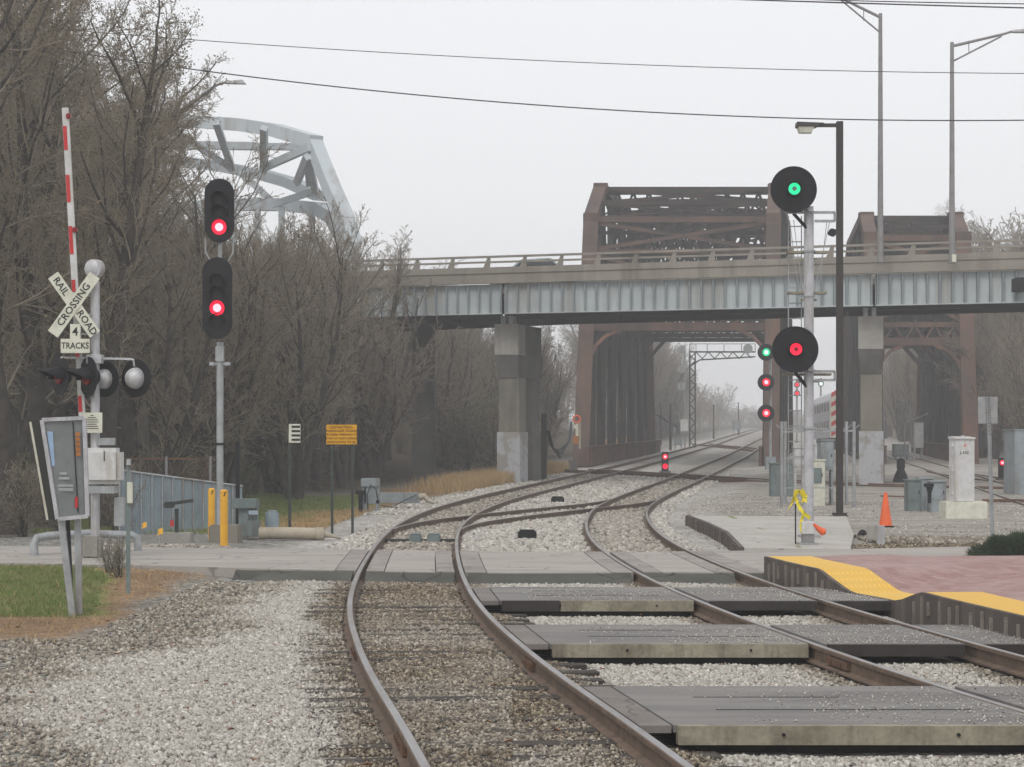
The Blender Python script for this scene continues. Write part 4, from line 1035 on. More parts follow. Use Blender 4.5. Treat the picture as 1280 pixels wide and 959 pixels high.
wood(64, 760, 915, 170, 320, lambda p: float(np.interp(p, [760,820,860,915], [370,415,430,462])), lambda p: 0, ['mid','fan'], 'hazy bare tree seen through the portal of the big truss bridge', 'hazy trees beyond the bridge', 6, minc=9)
okr = lambda x, Y: x > X3(Y)+5
wood(16, 1195, 1320, 150, 215, lambda p: float(np.interp(p, [1195,1215,1240,1280,1320], [330,290,262,235,225])), lambda p: 0, ['mid','big'], 'hazy bare tree behind the overpass at the right edge', 'hazy trees at the right edge', 7, ok=okr)
wood(26, 1096, 1185, 170, 330, lambda p: 405, lambda p: 0, ['mid','fan'], 'hazy bare tree seen through the smaller truss bridge', 'hazy trees beyond the smaller bridge', 18, ok=okr)
wood(12, 1205, 1300, 105, 135, lambda p: 370, lambda p: 0, ['mid','fan'], 'bare tree below the overpass right of the smaller truss bridge', 'trees under the overpass at right', 8, ok=okr)
def shrubs(n, pxa, pxb, Yf, lab, grp, seed, sc=(.6,1.2), kk=None):
    r_ = random.Random(seed)
    for i in range(n):
        px = r_.uniform(pxa, pxb); Y = Yf(px) + r_.random()**1.5*26; x = lx(px, Y)
        if X1(Y)-x < 4.5 and x < X1(Y)+5: continue
        plant('shrub', r_.choice(kk or [0,1,2]), x, Y, r_.uniform(*sc), r_.uniform(0, 6.28), lab, 'shrub', grp)
shrubs(34, -40, 310, lambda p: edge_l(p)-1.0, 'leafless undergrowth shrub at the foot of the woods behind the slatted fence', 'undergrowth shrubs behind the fence', 9, (.35,.75))
shrubs(34, 300, 560, lambda p: edge_l(p)+3, 'leafless undergrowth shrub at the foot of the woods near the yellow sign', 'undergrowth shrubs near the yellow sign', 10, (.35,.7))
shrubs(26, 540, 720, lambda p: 104, 'shrub with a few green leaves under the overpass', 'shrubs under the overpass', 11, (.9,1.6), [1,0])
for i, (px, py) in enumerate(((150,722),(135,716))):
    q = GP(px, py); plant('shrub', 2, q.x, q.y, .22, i*2.0, ('small dead shrub beside the thin green sign post', 'tiny dead shrub on the dry grass near the poster case')[i], 'shrub')
# far woods as one mass
def far_woods():
    rs = np.random.RandomState(77); VV = []; QQ = []; off = 0
    base = []
    for s in range(3):
        (tv, tq), (cv, cq, mi) = tree_meshes(50+s, 12, .2, nch=(11,6,4), angs=(38,40,42), fork=2, t0=.15, rmin=.035)
        base.append((np.concatenate([tv, cv]), np.concatenate([tq, cq+len(tv)])))
    n = 0
    for i in range(330):
        Y = rs.uniform(230, 420); side = rs.rand()
        px = rs.uniform(-150, 800) if side < .48 else (rs.uniform(1090, 1450) if side < .75 else rs.uniform(780, 950))
        x = lx(px, Y)
        if side >= .75: Y = rs.uniform(330, 520); x = lx(px, Y)
        if abs(x-X1(Y)) < 8 or abs(x-X2(Y)) < 8: continue
        if 960 < px < 1090: continue
        top = float(np.interp(px, [-150,250,420,700,800,880,960,1090,1180,1220,1300,1450], [200,300,420,430,430,470,492,470,440,300,250,240]))
        z0 = gzf(x, Y); hh = (H+(YH-top-rs.rand()*20)/F*Y-z0)/12
        if hh < .4: hh = .6
        hh = min(hh, 2.4)
        v, q = base[rs.randint(3)]; a = rs.rand()*6.28; R = np.array([[cos(a),-sin(a),0],[sin(a),cos(a),0],[0,0,1]])
        VV.append(v@R.T*np.array([max(hh,.8)]*2+[hh]) + np.array([x, Y, z0])); QQ.append(q+off); off += len(v)
    for i in range(60):
        Y = rs.uniform(545, 650); px = rs.uniform(860, 1010); x = lx(px, Y); z0 = gzf(x, Y)
        hh = (H+(YH-505-rs.rand()*14+ (px-940)*-.12)/F*Y-z0)/12; hh = min(max(hh, .35), 1.2)
        v, q = base[rs.randint(3)]; VV.append(v*np.array([1,1,hh])+np.array([x,Y,z0])); QQ.append(q+off); off += len(v)
    o = nump_mesh('far_woods', np.concatenate(VV), np.concatenate(QQ), M['twig'])
    tag(o, 'hazy mass of distant bare woods on the horizon', 'woods', kind='stuff')
far_woods()
# grass tufts
def blades(name, X, Y, Z, h, w, mat, label, cat, seed=1, lean=.35):
    r_ = np.random.RandomState(seed); n = len(X); a = r_.rand(n)*2*pi; l = r_.randn(n, 2)*lean
    hh = h*r_.uniform(.5, 1.2, n); ww = w*r_.uniform(.6, 1.3, n)
    dx, dy = np.cos(a)*ww, np.sin(a)*ww
    p0 = np.stack([X-dx, Y-dy, Z], -1); p1 = np.stack([X+dx, Y+dy, Z], -1)
    p2 = np.stack([X+l[:,0]*hh+dx*.2, Y+l[:,1]*hh+dy*.2, Z+hh], -1); p3 = np.stack([X+l[:,0]*hh-dx*.2, Y+l[:,1]*hh-dy*.2, Z+hh], -1)
    V = np.stack([p0,p1,p2,p3], 1).reshape(-1,3); Q = np.arange(4*n).reshape(-1,4)
    o = nump_mesh(name, V, Q, mat); return tag(o, label, cat, kind='stuff')
r = np.random.RandomState(41)
n = 42000; Yv = r.uniform(24.3, 33, n); Xv = r.uniform(-10.2, -5.0, n)
kp = (Xv + fb(Xv, Yv, .5, 11)*.9 < -6.5 + (33-Yv)*.17); Xv, Yv = Xv[kp], Yv[kp]
blades('grass', Xv, Yv, gz(Xv, Yv), .055, .006, M['grass'], 'green grass strip beside the poster case in front of the road', 'grass', 2)
n = 9000; Yv = r.uniform(20.8, 33, n); Xv = r.uniform(-9.5, -4.6, n); kp = r.rand(n) < .8*(fb(Xv, Yv, .9, 31)+.5); Xv, Yv = Xv[kp], Yv[kp]
blades('dry_grass', Xv, Yv, gz(Xv, Yv), .06, .005, M['drygrass'], 'short dead grass at the edge of the gravel on the left', 'dry grass', 3, .8)
n = 30000; Yv = r.uniform(47, 73, n); s_ = r.uniform(3.8, 13, n); Xv = X1(Yv)-s_
blades('grass', Xv, Yv, gz(Xv, Yv), .09, .014, M['grass'], 'green lawn behind the yellow sign posts at the wood edge', 'grass', 4)
n = 24000; Yv = r.uniform(74, 106, n); s_ = 2.4 + r.rand(n)**1.3*2.3; Xv = X1(Yv)-s_; kp = r.rand(n) < sst(Yv, 74, 84)*(1-.5*sst(s_, 3.6, 4.7)); Xv, Yv = Xv[kp], Yv[kp]; s_ = s_[kp]
blades('dry_grass', Xv, Yv, gz(Xv, Yv), .52, .012, M['drygrass'], 'tall straw coloured dry grass beside the track before the pier', 'dry grass', 5, .25)
n = 5000; Yv = r.uniform(158, 176, n); Xv = X1(Yv)-r.uniform(3.5, 7, n)
blades('dry_grass', Xv, Yv, gz(Xv, Yv), .9, .02, M['drygrass'], 'distant straw coloured grass beside the tracks beyond the bridge', 'dry grass', 6, .25)
n = 6000; Yv = r.uniform(46, 60, n); Xv = X1(Yv)-r.uniform(2.6, 4.5, n)
blades('dry_grass', Xv, Yv, gz(Xv, Yv), .10, .012, M['drygrass'], 'short dead grass along the ballast behind the tan pipe', 'dry grass', 7, .7)
# dirt and rubble band by the cone
r = np.random.RandomState(51); n = 5200; Xv = r.uniform(4.4, 9.5, n); Yv = np.interp(Xv, [4, 6.5, 9.5], [38.1, 38.7, 38.9]) + r.randn(n)*.28
stones('rubble', Xv, Yv, gz(Xv, Yv)+.02, .05, 6, 'brown dirt and rubble along the far road edge', np.full(n, 1.0), 'rubble')
n = 1500; Xv = r.uniform(7.0, 9.6, n); Yv = 41.5 + (Xv-7)*-.4 + r.randn(n)*.5
stones('rubble', Xv, Yv, gz(Xv, Yv)+.03, .07, 7, 'loose grey stones piled behind the orange cone', np.full(n, .7), 'rubble')
n = 1600; Xv = lx(1, 1)*0 + r.uniform(-8.0, -4.0, n); Yv = np.interp(Xv, [-8,-4], [39.2, 38.0]) + r.randn(n)*.3
stones('rubble', Xv, Yv, gz(Xv, Yv)+.02, .06, 8, 'pale rubble at the foot of the slatted fence', np.full(n, .45), 'rubble')

# ------------------------------------------------------------------ juniper bush
def bush():
    q = GP(1268, 697); b = thing('juniper_bush', (q.x, 34.9, .0), 'low dark green juniper bush at the right edge of the road', 'bush')
    rs = np.random.RandomState(9); n = 26000
    u = rs.randn(n, 3); u /= np.linalg.norm(u, axis=1)[:,None]; u[:,2] = np.abs(u[:,2])
    lob = 1 + .16*np.sin(u[:,0]*7+1)*np.cos(u[:,1]*5) + .1*np.sin(u[:,0]*17)
    p = u*(rs.rand(n)**.25)[:,None]*lob[:,None]*np.array([1.15, .95, .36]) 
    d = u + rs.randn(n,3)*.5 + np.array([0,0,.3]); d /= np.linalg.norm(d, axis=1)[:,None]
    s = np.cross(d, rs.randn(n,3)); s /= np.linalg.norm(s, axis=1)[:,None]
    L = rs.uniform(.04, .10, n)[:,None]; w = .006
    V = np.stack([p-s*w, p+s*w, p+d*L+s*w*.3, p+d*L-s*w*.3], 1).reshape(-1,3)
    nump_mesh('foliage', V, np.arange(4*n).reshape(-1,4), M['juniper'], b)
    m = MB()
    for k in range(26):
        a = k*.8; m.tube([(q.x, 34.9, 0), (q.x+cos(a)*.5, 34.9+sin(a)*.4, .14), (q.x+cos(a)*.95, 34.9+sin(a)*.8, .22)], [.02,.012,.005], 5)
    m.build('stem', M['bark'], b)
bush()

# ------------------------------------------------------------------ signals
def lens(c, r, parent, col, hot, core=.45, y=-.0):
    x, yy, z = c
    o = MB().cyl((x, yy, z), (x, yy-.012, z), r, n=28).build('lens', M[col], parent)
    if hot: MB().cyl((x, yy-.012, z), (x, yy-.02, z), r*core, n=20).build('lens_core', M[hot], o)
    return o
def hood(c, r, L, parent, mat='black', name='hood', n=20, drop=.0):
    x, y, z = c; m = MB(); a0, a1 = radians(-25), radians(205)
    rows = []
    for i in range(n+1):
        a = a0 + (a1-a0)*i/n; k = .35 + .65*max(0, sin(a))
        rows.append([(x+cos(a)*r, y, z+sin(a)*r), (x+cos(a)*r, y-L*k, z+sin(a)*r-drop*k), (x+cos(a)*(r+.008), y-L*k, z+sin(a)*(r+.008)-drop*k), (x+cos(a)*(r+.008), y, z+sin(a)*(r+.008))])
    return m.sheet(rows).build(name, M[mat], parent, smooth=True)
def searchlight(c, R, parent, col, hot, housing=True, LS=.26):
    x, y, z = c
    d = MB().cyl((x, y, z), (x, y+.02, z), R, n=56).build('target_disc', M['black'], parent)
    m = MB(); pts = [(x+cos(a)*R, y-.005, z+sin(a)*R) for a in np.linspace(0, 2*pi, 49)]; m.tube(pts, .012, 6, cap=False); m.build('rim', M['black'], d, smooth=True)
    m = MB(); m.cyl((x, y-.001, z), (x, y-.12, z), R*.34, R*.31, n=32); m.build('lamp_ring', M['black'], parent, smooth=True)
    o = MB().cyl((x, y-.121, z), (x, y-.13, z), R*LS, n=28).build('lens', M[col], parent)
    if hot == 'dark': MB().cyl((x, y-.1305, z), (x, y-.133, z), R*.10, n=20).build('lens_core', M['redlens' if col == 'L_red' else 'green_box'], o)
    elif hot: MB().cyl((x, y-.1305, z), (x, y-.133, z), R*LS*.55, n=20).build('lens_core', M[hot], o)
    hood((x, y-.1, z), R*.33, .14, parent)
    if housing: MB().box((x, y+.17, z), R*.7, .3, R*.8).build('lamp_case', M['black'], parent, bevel=.03)

# right hand two headed signal mast
Ys = 41.0; q = P(1011, 668, Ys); X0 = q.x; zb = gzf(X0, Ys)
rs_ = thing('signal_mast', (X0, Ys, zb), 'tall silver signal mast with a green light above a red light on round black discs', 'railway signal')
ztop = P(0, 262, Ys).z
MB().cyl((X0, Ys, zb-.2), (X0, Ys, ztop), .098, n=24).build('mast', M['silver'], rs_, smooth=True)
for py in (370, 314, 463, 535): 
    z = P(0, py, Ys).z; MB().cyl((X0, Ys, z-.02), (X0, Ys, z+.02), .125, n=20).build('clamp_band', M['galv'], rs_)
for (px, py, hot) in ((992, 237, 'L_greenhot'), (994, 437, 'dark')):
    c = P(px, py, Ys-.35); searchlight(c, .445, rs_, 'L_green' if py < 300 else 'L_red', 'dark')
    m = MB(); m.tube([(c.x, c.y+.25, c.z-.1), (c.x+.05, c.y+.3, c.z-.45), (X0-.02, Ys-.05, c.z-.75)], .035, 8); m.build('cable_hose', M['black'], rs_, smooth=True)
    z = c.z-.42
    m = MB(); m.bar((X0-.45, Ys-.1, z), (X0+.5, Ys-.1, z), .05, .05); m.bar((X0+.1, Ys-.1, z-.17), (X0+.5, Ys-.1, z-.17), .05, .05); m.bar((X0+.5, Ys-.1, z), (X0+.5, Ys-.1, z-.17), .05); m.bar((X0, Ys-.3, z+.05), (X0, Ys+.1, z+.05), .1)
    m.build('head_bracket', M['galv'], rs_)
for py, w in ((315,.42),(366,.40),(468,.5)):
    z = P(0, py, Ys).z
    m = MB(); m.bar((X0-w, Ys+.12, z), (X0+w*.9, Ys+.12, z), .22, .045); m.bar((X0-w*.4, Ys+.05, z-.14), (X0+w*.4, Ys+.05, z-.14), .04, .04); m.build('step_plate', M['wood'], rs_)
m = MB(); zt_, zb_ = P(0, 268, Ys).z, P(0, 600, Ys).z
for dx in (-.36, -.1): m.bar((X0+dx-.0, Ys+.32, zb_), (X0+dx, Ys+.32, zt_), .018, .03)
z = zb_+.15
while z < zt_: m.bar((X0-.36, Ys+.32, z), (X0-.1, Ys+.32, z), .02, .02); z += .305
m.build('ladder', M['galv'], rs_)
m = MB(); za, zc = P(0, 275, Ys).z, P(0, 370, Ys).z
for a, b in ((-.38,-.17),(-.3,-.1),(.42,.1),(.36,.2)): m.bar((X0+a, Ys, za), (X0+b, Ys+.1, zc), .012)
m.build('stay_rod', M['galv'], rs_)
MB().box((X0, Ys, zb+.06), .42, .42, .16).build('base_plate', M['galv'], rs_, bevel=.02)
# left two headed colour light signal
Ys = 42.2; q = P(275, 672, Ys); X0 = q.x; zb = gzf(X0, Ys)
ls = thing('signal_mast', (X0, Ys, zb), 'grey signal mast with two oval black heads both showing red on the left', 'railway signal')
MB().cyl((X0, Ys, zb-.1), (X0, Ys, P(0,428,Ys).z), .07, n=24).build('mast', M['galv'], ls, smooth=True)
MB().cyl((X0, Ys, P(0,305,Ys).z), (X0, Ys, P(0,330,Ys).z), .04, n=16).build('mast', M['galv'], ls, smooth=True)
def oval(cx, zc, w, h, n=14):
    r_ = w/2; return [(cx+cos(a)*r_, 0, zc+h/2-r_+sin(a)*r_) for a in np.linspace(0, pi, n)] + [(cx+cos(a)*r_, 0, zc-h/2+r_+sin(a)*r_) for a in np.linspace(pi, 2*pi, n)]
for (px, py, pt, pb_, lit) in ((274, 263, 223, 303, 284), (271.5, 372.5, 322, 424, 385)):
    c = P(px, py, Ys-.25); hgt = (pb_-pt)/F*(Ys-.25)
    hd = MB().prism([(a, c.y, b) for a, _, b in oval(c.x, c.z, .60, hgt)], (0, .06, 0)).build('signal_head', M['black'], ls, bevel=.012)
    zs = [P(0, lit, Ys-.25).z + d for d in ((.55, .28, 0) if py < 300 else (.52, .27, 0, -.28))]
    for z in zs:
        on = abs(z - P(0, lit, Ys-.25).z) < .01
        if on: lens((c.x, c.y, z), .15, hd, 'L_red', 'L_redhot', .55)
        else: MB().cyl((c.x, c.y, z), (c.x, c.y-.02, z), .085, n=20).build('lens', M['ink'], hd)
        hood((c.x, c.y, z), .155, .2, hd)
    MB().box((c.x, c.y+.16, c.z), .3, .2, hgt*.8).build('lamp_case', M['black'], ls, bevel=.02)
m = MB(); za, zc = P(0, 298, Ys).z, P(0, 330, Ys).z
for s in (-1, 1): m.tube([(X0+s*.28, Ys-.1, za), (X0+s*.28, Ys-.1, za-.3), (X0+s*.12, Ys-.05, zc-.05), (X0+s*.03, Ys, zc-.1)], .018, 8)
m.build('conduit', M['galv'], ls, smooth=True)
m = MB(); z = P(0,455,Ys).z; m.bar((X0-.2, Ys, z), (X0+.2, Ys, z), .08, .05); m.box((X0, Ys-.02, z+.2), .16, .16, .3); m.box((X0-.16,Ys-.03,z),.1,.1,.07); m.box((X0+.16,Ys-.03,z),.1,.1,.07)
m.build('mast_bracket', M['galv'], ls)
m = MB(); z = P(0,555,Ys).z; m.cyl((X0,Ys,z-.02),(X0,Ys,z+.02),.1,n=18); m.build('clamp_band', M['black'], ls)
q = P(285, 675, Ys); MB().box((X0+.12, Ys, zb+.16), .62, .6, .4).build('foundation', M['pierbrown'], ls, bevel=.03)
# two yellow bollards
for px, pt, pbm, lab in ((264.5, 612, 676, 'yellow bollard left of the signal mast foot, nearer the fence'), (280, 614, 683, 'yellow bollard right of the signal mast foot, nearer the road')):
    q = GP(px, pbm); z1 = P(0, pt, q.y).z
    b = thing('bollard', q, lab, 'bollard', 'yellow bollards by the left signal')
    r_ = .075; body = MB().cyl((q.x, q.y, q.z-.05), (q.x, q.y, z1), r_, n=24).build('post', M['yellow'], b, smooth=True)
    MB().cyl((q.x, q.y, z1+.002), (q.x, q.y, z1+.03), r_, r_*.55, n=24).build('cap', M['yellow'], b, smooth=True)
    m = MB()
    for k in range(3):
        rows = []
        for i in range(7):
            a = -pi/2 - .55 + k*.62 + i*.05 - .1
            rows.append([(q.x+cos(a)*(r_+.002), q.y+sin(a)*(r_+.002), z1-.1), (q.x+cos(a+.35)*(r_+.002), q.y+sin(a+.35)*(r_+.002), z1-.015)])
        if k == 1: m.sheet(rows)
    m.build('black_stripe', M['ink'], b, fix=False)

# three headed signal in front of the truss
Y3 = 106.0; q = GP(962, 583); X0 = P(963, 0, Y3).x; zb = gzf(X0, Y3)
s3 = thing('signal_mast', (X0, Y3, zb), 'distant three headed signal, green over red over red, beside the big truss bridge', 'railway signal')
MB().cyl((X0, Y3, zb), (X0, Y3, P(0,436,Y3).z), .07, n=14).build('mast', M['galv'], s3)
for py, col, hot in ((440.5,'L_green','L_pale'),(478,'L_red','L_redhot'),(516.5,'L_red','L_redhot')):
    c = P(957.5, py, Y3-.4); searchlight(c, .42, s3, col, hot, LS=.46)
MB().box((X0, Y3, zb+.3), .5, .5, .7).build('case', M['greylight'], s3, bevel=.02)
# small distant signals
for px, py, Y, base, col, lab in ((996,481,205,545,'L_red','far away thin signal with two red lights behind the silver mast'), (1026,480,210,545,'L_pale','far away thin signal with a pale green light above the train')):
    q = P(px, py, Y); g = gzf(q.x, Y); s = thing('signal_mast', (q.x, Y, g), lab, 'railway signal')
    MB().cyl((q.x, Y, g), (q.x, Y, q.z+.6), .09, n=10).build('mast', M['galv'], s)
    for k in ((0, .85) if px == 996 else (0,)):
        z = q.z-k; MB().cyl((q.x, Y-.15, z), (q.x, Y-.05, z), .3, n=20).build('target_disc', M['green_box'], s)
        lens((q.x, Y-.16, z), .17, s, col, None)
# dwarf signals
def dwarf(px, ys_, base, lab, cols, w=.24):
    q = GP(px, base); s = thing('dwarf_signal', q, lab, 'dwarf signal')
    z0, z1 = P(0, base, q.y).z, P(0, min(ys_)-6, q.y).z
    MB().box((q.x, q.y+.12, (q.z+z1)/2), w*1.1, .2, z1-q.z).build('signal_case', M['black'], s, bevel=.03)
    for yy, cl in zip(ys_, cols):
        c = P(px, yy, q.y); lens((c.x, q.y, c.z), w*.42, s, cl, 'L_redhot' if yy == ys_[0] else None, .5); hood((c.x, q.y, c.z), w*.5, .15, s)
    MB().box((q.x, q.y+.1, q.z+.03), w*1.8, .4, .1).build('base', M['concdark'], s); return s
dwarf(831.5, [571, 583], 591, 'low signal with two red lights one above the other between the tracks', ['L_red', 'L_red'], .31)
dwarf(1253, [578.5], 600, 'low black signal with one red light at the right of the white cabinet', ['L_red'], .26)
q = GP(1126, 603); s = thing('dwarf_signal', q, 'unlit black low signal behind the right concrete pier', 'dwarf signal')
h_ = P(0, 573, q.y).z-q.z
m = MB(); m.box((q.x, q.y, q.z+h_*.75), .30, .3, h_*.42); m.tube([(q.x,q.y,q.z+h_*.9),(q.x,q.y,q.z+h_*1.02)], [.15,.06], 12); m.build('signal_case', M['black'], s, bevel=.03)
MB().tube([(q.x,q.y,q.z-.05),(q.x,q.y,q.z+.3),(q.x,q.y,q.z+h_*.6)], [.36,.26,.12], 12).build('base', M['black'], s)

# ------------------------------------------------------------------ grade crossing signal with gate
Yg = 34.6; X0 = lx(119, Yg); zb = gzf(X0, Yg)
cg = thing('crossing_signal', (X0, Yg, zb), 'railroad crossing mast with crossbuck, flashing lights, bell and white gate box', 'crossing signal')
def Z(py, Y=Yg): return H + (YH-py)/F*Y
MB().cyl((X0, Yg, zb-.1), (X0, Yg, Z(352)), .075, n=24).build('mast', M['silver'], cg, smooth=True)
m = MB(); c = (lx(119,Yg), Yg-.02, Z(336))
m.cyl((c[0]-.03,c[1]-.02,c[2]), (c[0]+.03,c[1]+.09,c[2]), .155, n=28); m.cyl((c[0]-.04,c[1]-.06,c[2]),(c[0]-.03,c[1]-.02,c[2]),.09,.155,n=28); m.cyl((c[0],c[1],c[2]-.25),(c[0],c[1],c[2]-.15),.06,n=14)
m.build('bell', M['silver'], cg, smooth=True)
cbk = P(92.5, 381, Yg-.16)
tilt = math.atan2(.93, .66)
for s, txt in ((1, 'CROSSING'), (-1, 'RAILROAD')):
    yo = cbk.y - (.012 if s == 1 else 0)
    b = MB().box((cbk.x, yo, cbk.z), 1.20, .006, .20, ry=-s*tilt).build('crossbuck_blade', M['signwhite'], cg)
    if s == 1: text('CROSSING', (cbk.x, yo-.006, cbk.z), .165, M['ink'], b, ry=-tilt, sx=1.05, bold=.002)
    else:
        for t_, off in (('RAIL', -.37), ('ROAD', .37)):
            text(t_, (cbk.x+cos(tilt)*off, yo-.006, cbk.z-sin(tilt)*off), .165, M['ink'], b, ry=tilt, sx=1.0, bold=.002)
c = P(94, 415, Yg-.16); b = MB().box(c, .17, .006, .26).build('track_count_plate', M['signwhite'], cg); text('4', (c.x, c.y-.005, c.z+.0), .2, M['ink'], b, bold=.002)
c = P(94, 432.5, Yg-.17); b = MB().box(c, .48, .006, .235).build('track_count_plate', M['signwhite'], cg); text('TRACKS', (c.x, c.y-.005, c.z), .145, M['ink'], b, sx=.85, bold=.002)
for py in (370, 394, 418, 439): MB().bar((X0, Yg-.02, Z(py)), (cbk.x, Yg-.14, Z(py)), .03).build('sign_bracket', M['galv'], cg)
m = MB(); m.bar((lx(76,Yg), Yg-.02, Z(447)), (lx(165,Yg), Yg-.02, Z(449)), .035); m.tube([(lx(160,Yg), Yg-.02, Z(449)), (lx(167,Yg), Yg-.02, Z(450)), (lx(168,Yg), Yg, Z(458))], .02, 8); m.box((X0, Yg, Z(449)), .24, .22, .15)
m.build('light_crossarm', M['silver'], cg)
def flasher(px, py, w, h, left, yoff=0):
    """left: aimed left and towards us, hood pointing to the left; otherwise seen from its silver back"""
    c = P(px, py, Yg+yoff); a = radians(218 if left else 58)      # facing direction in plan
    d = Vector((cos(a), sin(a), 0)); sd_ = Vector((-d.y, d.x, 0)); R = h/2
    def ring(o, r_, dd): return [c + d*dd + (sd_*cos(t)+Vector((0,0,1))*sin(t))*r_ for t in np.linspace(0, 2*pi, 33)[:-1]]
    bgd = MB().prism(ring(0, R, 0), d*.015).build('light_background', M['black'], cg)
    MB().add(ring(0, R*.42, .02)+ring(0,R*.42,.06)+ring(0,R*.3,.08), [tuple(range(32))]+[(i,(i+1)%32,32+(i+1)%32,32+i) for i in range(32)]+[(32+i,32+(i+1)%32,64+(i+1)%32,64+i) for i in range(32)]+[tuple(range(64,96))]).build('lens', M['redlens'], bgd)
    rows = []
    for i in range(21):
        t = radians(-20)+radians(220)*i/20; k = .3+.7*max(0, sin(t)); r1 = R*.46; r2 = R*.40
        e = sd_*cos(t)+Vector((0,0,1))*sin(t); rows.append([c+d*.015+e*r1, c+d*(.05+.36*k)+e*r2-Vector((0,0,.04*k)), c+d*(.05+.36*k)+e*(r2+.008)-Vector((0,0,.04*k)), c+d*.015+e*(r1+.008)])
    MB().sheet(rows).build('hood', M['black'], bgd, smooth=True)
    k = 10; vs = []; fs = []
    for i in range(k+1):
        t = pi/2*i/k; vs += [c - d*(.0+.19*sin(t)) + (sd_*cos(u)+Vector((0,0,1))*sin(u))*R*.56*max(.02, cos(t)) for u in np.linspace(0,2*pi,25)[:-1]]
    for i in range(k): fs += [(i*24+j, i*24+(j+1)%24, (i+1)*24+(j+1)%24, (i+1)*24+j) for j in range(24)]
    MB().add(vs, fs).build('lamp_housing', M['silver'] if not left else M['black'], bgd, smooth=True)
flasher(76, 470, .5, .64, True, .05); flasher(111, 471, .5, .66, True, -.12)
flasher(131, 474, .5, .60, False, .12); flasher(170, 473, .55, .64, False, -.02)
c = P(115, 528.5, Yg-.16); b = MB().box(c, .34, .006, .335).build('notice_plate', M['signwhite'], cg, bevel=0)
m = MB()
for k, w in enumerate((.05,.14,.2,.22,.16,.2,.22)): m.box((c.x, c.y-.006, c.z+.12-k*.036), w, .002, .012)
m.build('notice_text', M['ink'], b)
MB().box((lx(130,Yg), Yg-.03, (Z(558)+Z(607))/2), .62, .42, .60).build('gate_mechanism', M['white'], cg, bevel=.07)
MB().box((lx(130,Yg), Yg-.03, Z(612)), .42, .34, .12).build('mechanism_bracket', M['galv'], cg); MB().box((lx(133,Yg), Yg-.03, Z(552)), .3, .1, .12).build('mechanism_bracket', M['galv'], cg)
MB().box((lx(134,Yg), Yg-.245, Z(570)), .02, .012, .16).build('latch', M['concdark'], cg)
MB().box((lx(149,Yg), Yg+.05, Z(640)), .17, .14, .48).build('conduit_box', M['galv'], cg, bevel=.01)
MB().box((X0-.05, Yg, Z(684)), .32, .35, .38).build('foundation', M['concrete'], cg, bevel=.04)
# gate arm, raised
a0, a1 = P(105, 560, Yg+.1), P(81.5, 135, Yg+.1); dr = (a1-a0); Lg = dr.length; dr.normalize()
ga = thing('gate_arm', a0, 'raised crossing gate arm with red and white stripes on the left', 'gate arm')
MB().bar(a0, a1, .05, .105, (1,0,0)).build('arm', M['white'], ga)
zr_ = [(158,188),(219,253),(283,318),(350,365),(440,447),(495,515),(540,556)]
for ya, yb in zr_:
    ta = (560-ya)/425; tb = (560-yb)/425; p_, q_ = a0+(a1-a0)*ta, a0+(a1-a0)*tb
    off = Vector((-.018, -.028, 0)); MB().bar(p_+off, q_+off, .012, .06, (1,0,0)).build('red_stripe', M['red'], ga)
for yy in (146, 288, 438): 
    p_ = a0+(a1-a0)*((560-yy)/425)+Vector((.06, -.05, 0)); MB().box(p_, .08, .08, .09).build('gate_lamp', M['redlens'], ga, bevel=.015)
# bent pipe guard
m = MB(); g = 35.3
m.tube([P(44,702,g), P(42,680,g), P(46,673,g), P(60,670,g+.3), P(110,667,g+1), P(165,669,g+1.5), P(172,672,g+1.5), P(173,695,g+1.5)], .07, 14)
o = m.build('guard_rail', M['galv'], None, smooth=True); tag(o, 'bent galvanised pipe guard rail behind the poster case', 'guard rail')
# leaning poster case
Yp = 24.4
pc = thing('poster_case', (lx(92,Yp), Yp, gzf(lx(92,Yp),Yp)), 'leaning glass poster display case on grey posts at the left', 'poster case')
def PZ(px, py, Y=Yp): return P(px, py, Y)
A4 = [PZ(52.5,525), PZ(105.5,522.5,Yp+.12), PZ(109.5,645.5,Yp+.12), PZ(72,649)]
B4 = [PZ(38.5,527.5,Yp+.5), PZ(52.5,525,Yp+.02), PZ(72,649,Yp+.02), PZ(60,650,Yp+.5)]
m = MB(); 
for a, b in zip(A4, A4[1:]+A4[:1]): m.bar(a, b, .045, .05, (0,1,0))
m.build('frame', M['silver'], pc)
cen = sum(A4, Vector())/4
def shr(p_, k=.95): return cen + (p_-cen)*k
MB().prism([shr(p_, .97)+Vector((0,.012,0)) for p_ in A4], (0,.03,0)).build('glass_front', M['glass'], pc)
m = MB(); m.prism(B4, (.0,.02,0)); m.build('side_panel', M['ink'], pc)
m = MB(); m.bar(B4[0], B4[3], .03, .05, (0,1,0)); m.build('side_trim', M['signwhite'], pc)
def quad(x0, y0, x1, y1, x2, y2, x3, y3, mat, nm):
    MB().add([PZ(x0,y0,Yp-.01+ (x0-52)*.002), PZ(x1,y1,Yp-.01+(x1-52)*.002), PZ(x2,y2,Yp-.01+(x2-52)*.002), PZ(x3,y3,Yp-.01+(x3-52)*.002)], [(0,1,2,3)]).build(nm, mat, pc)
quad(58.5,539,66,540,68.5,582,65,583, M['bluepanel'], 'poster_panel')
quad(90.5,527,92,527,98.5,641,97,641, M['ink'], 'divider')
m = MB()
for k in range(5):
    p_ = PZ(97.2+k*.15, 543+k*6.2, Yp+.06); m.box(p_, .055, .006, .045)
m.build('printed_characters', M['orangeprint'], pc)
m = MB(); 
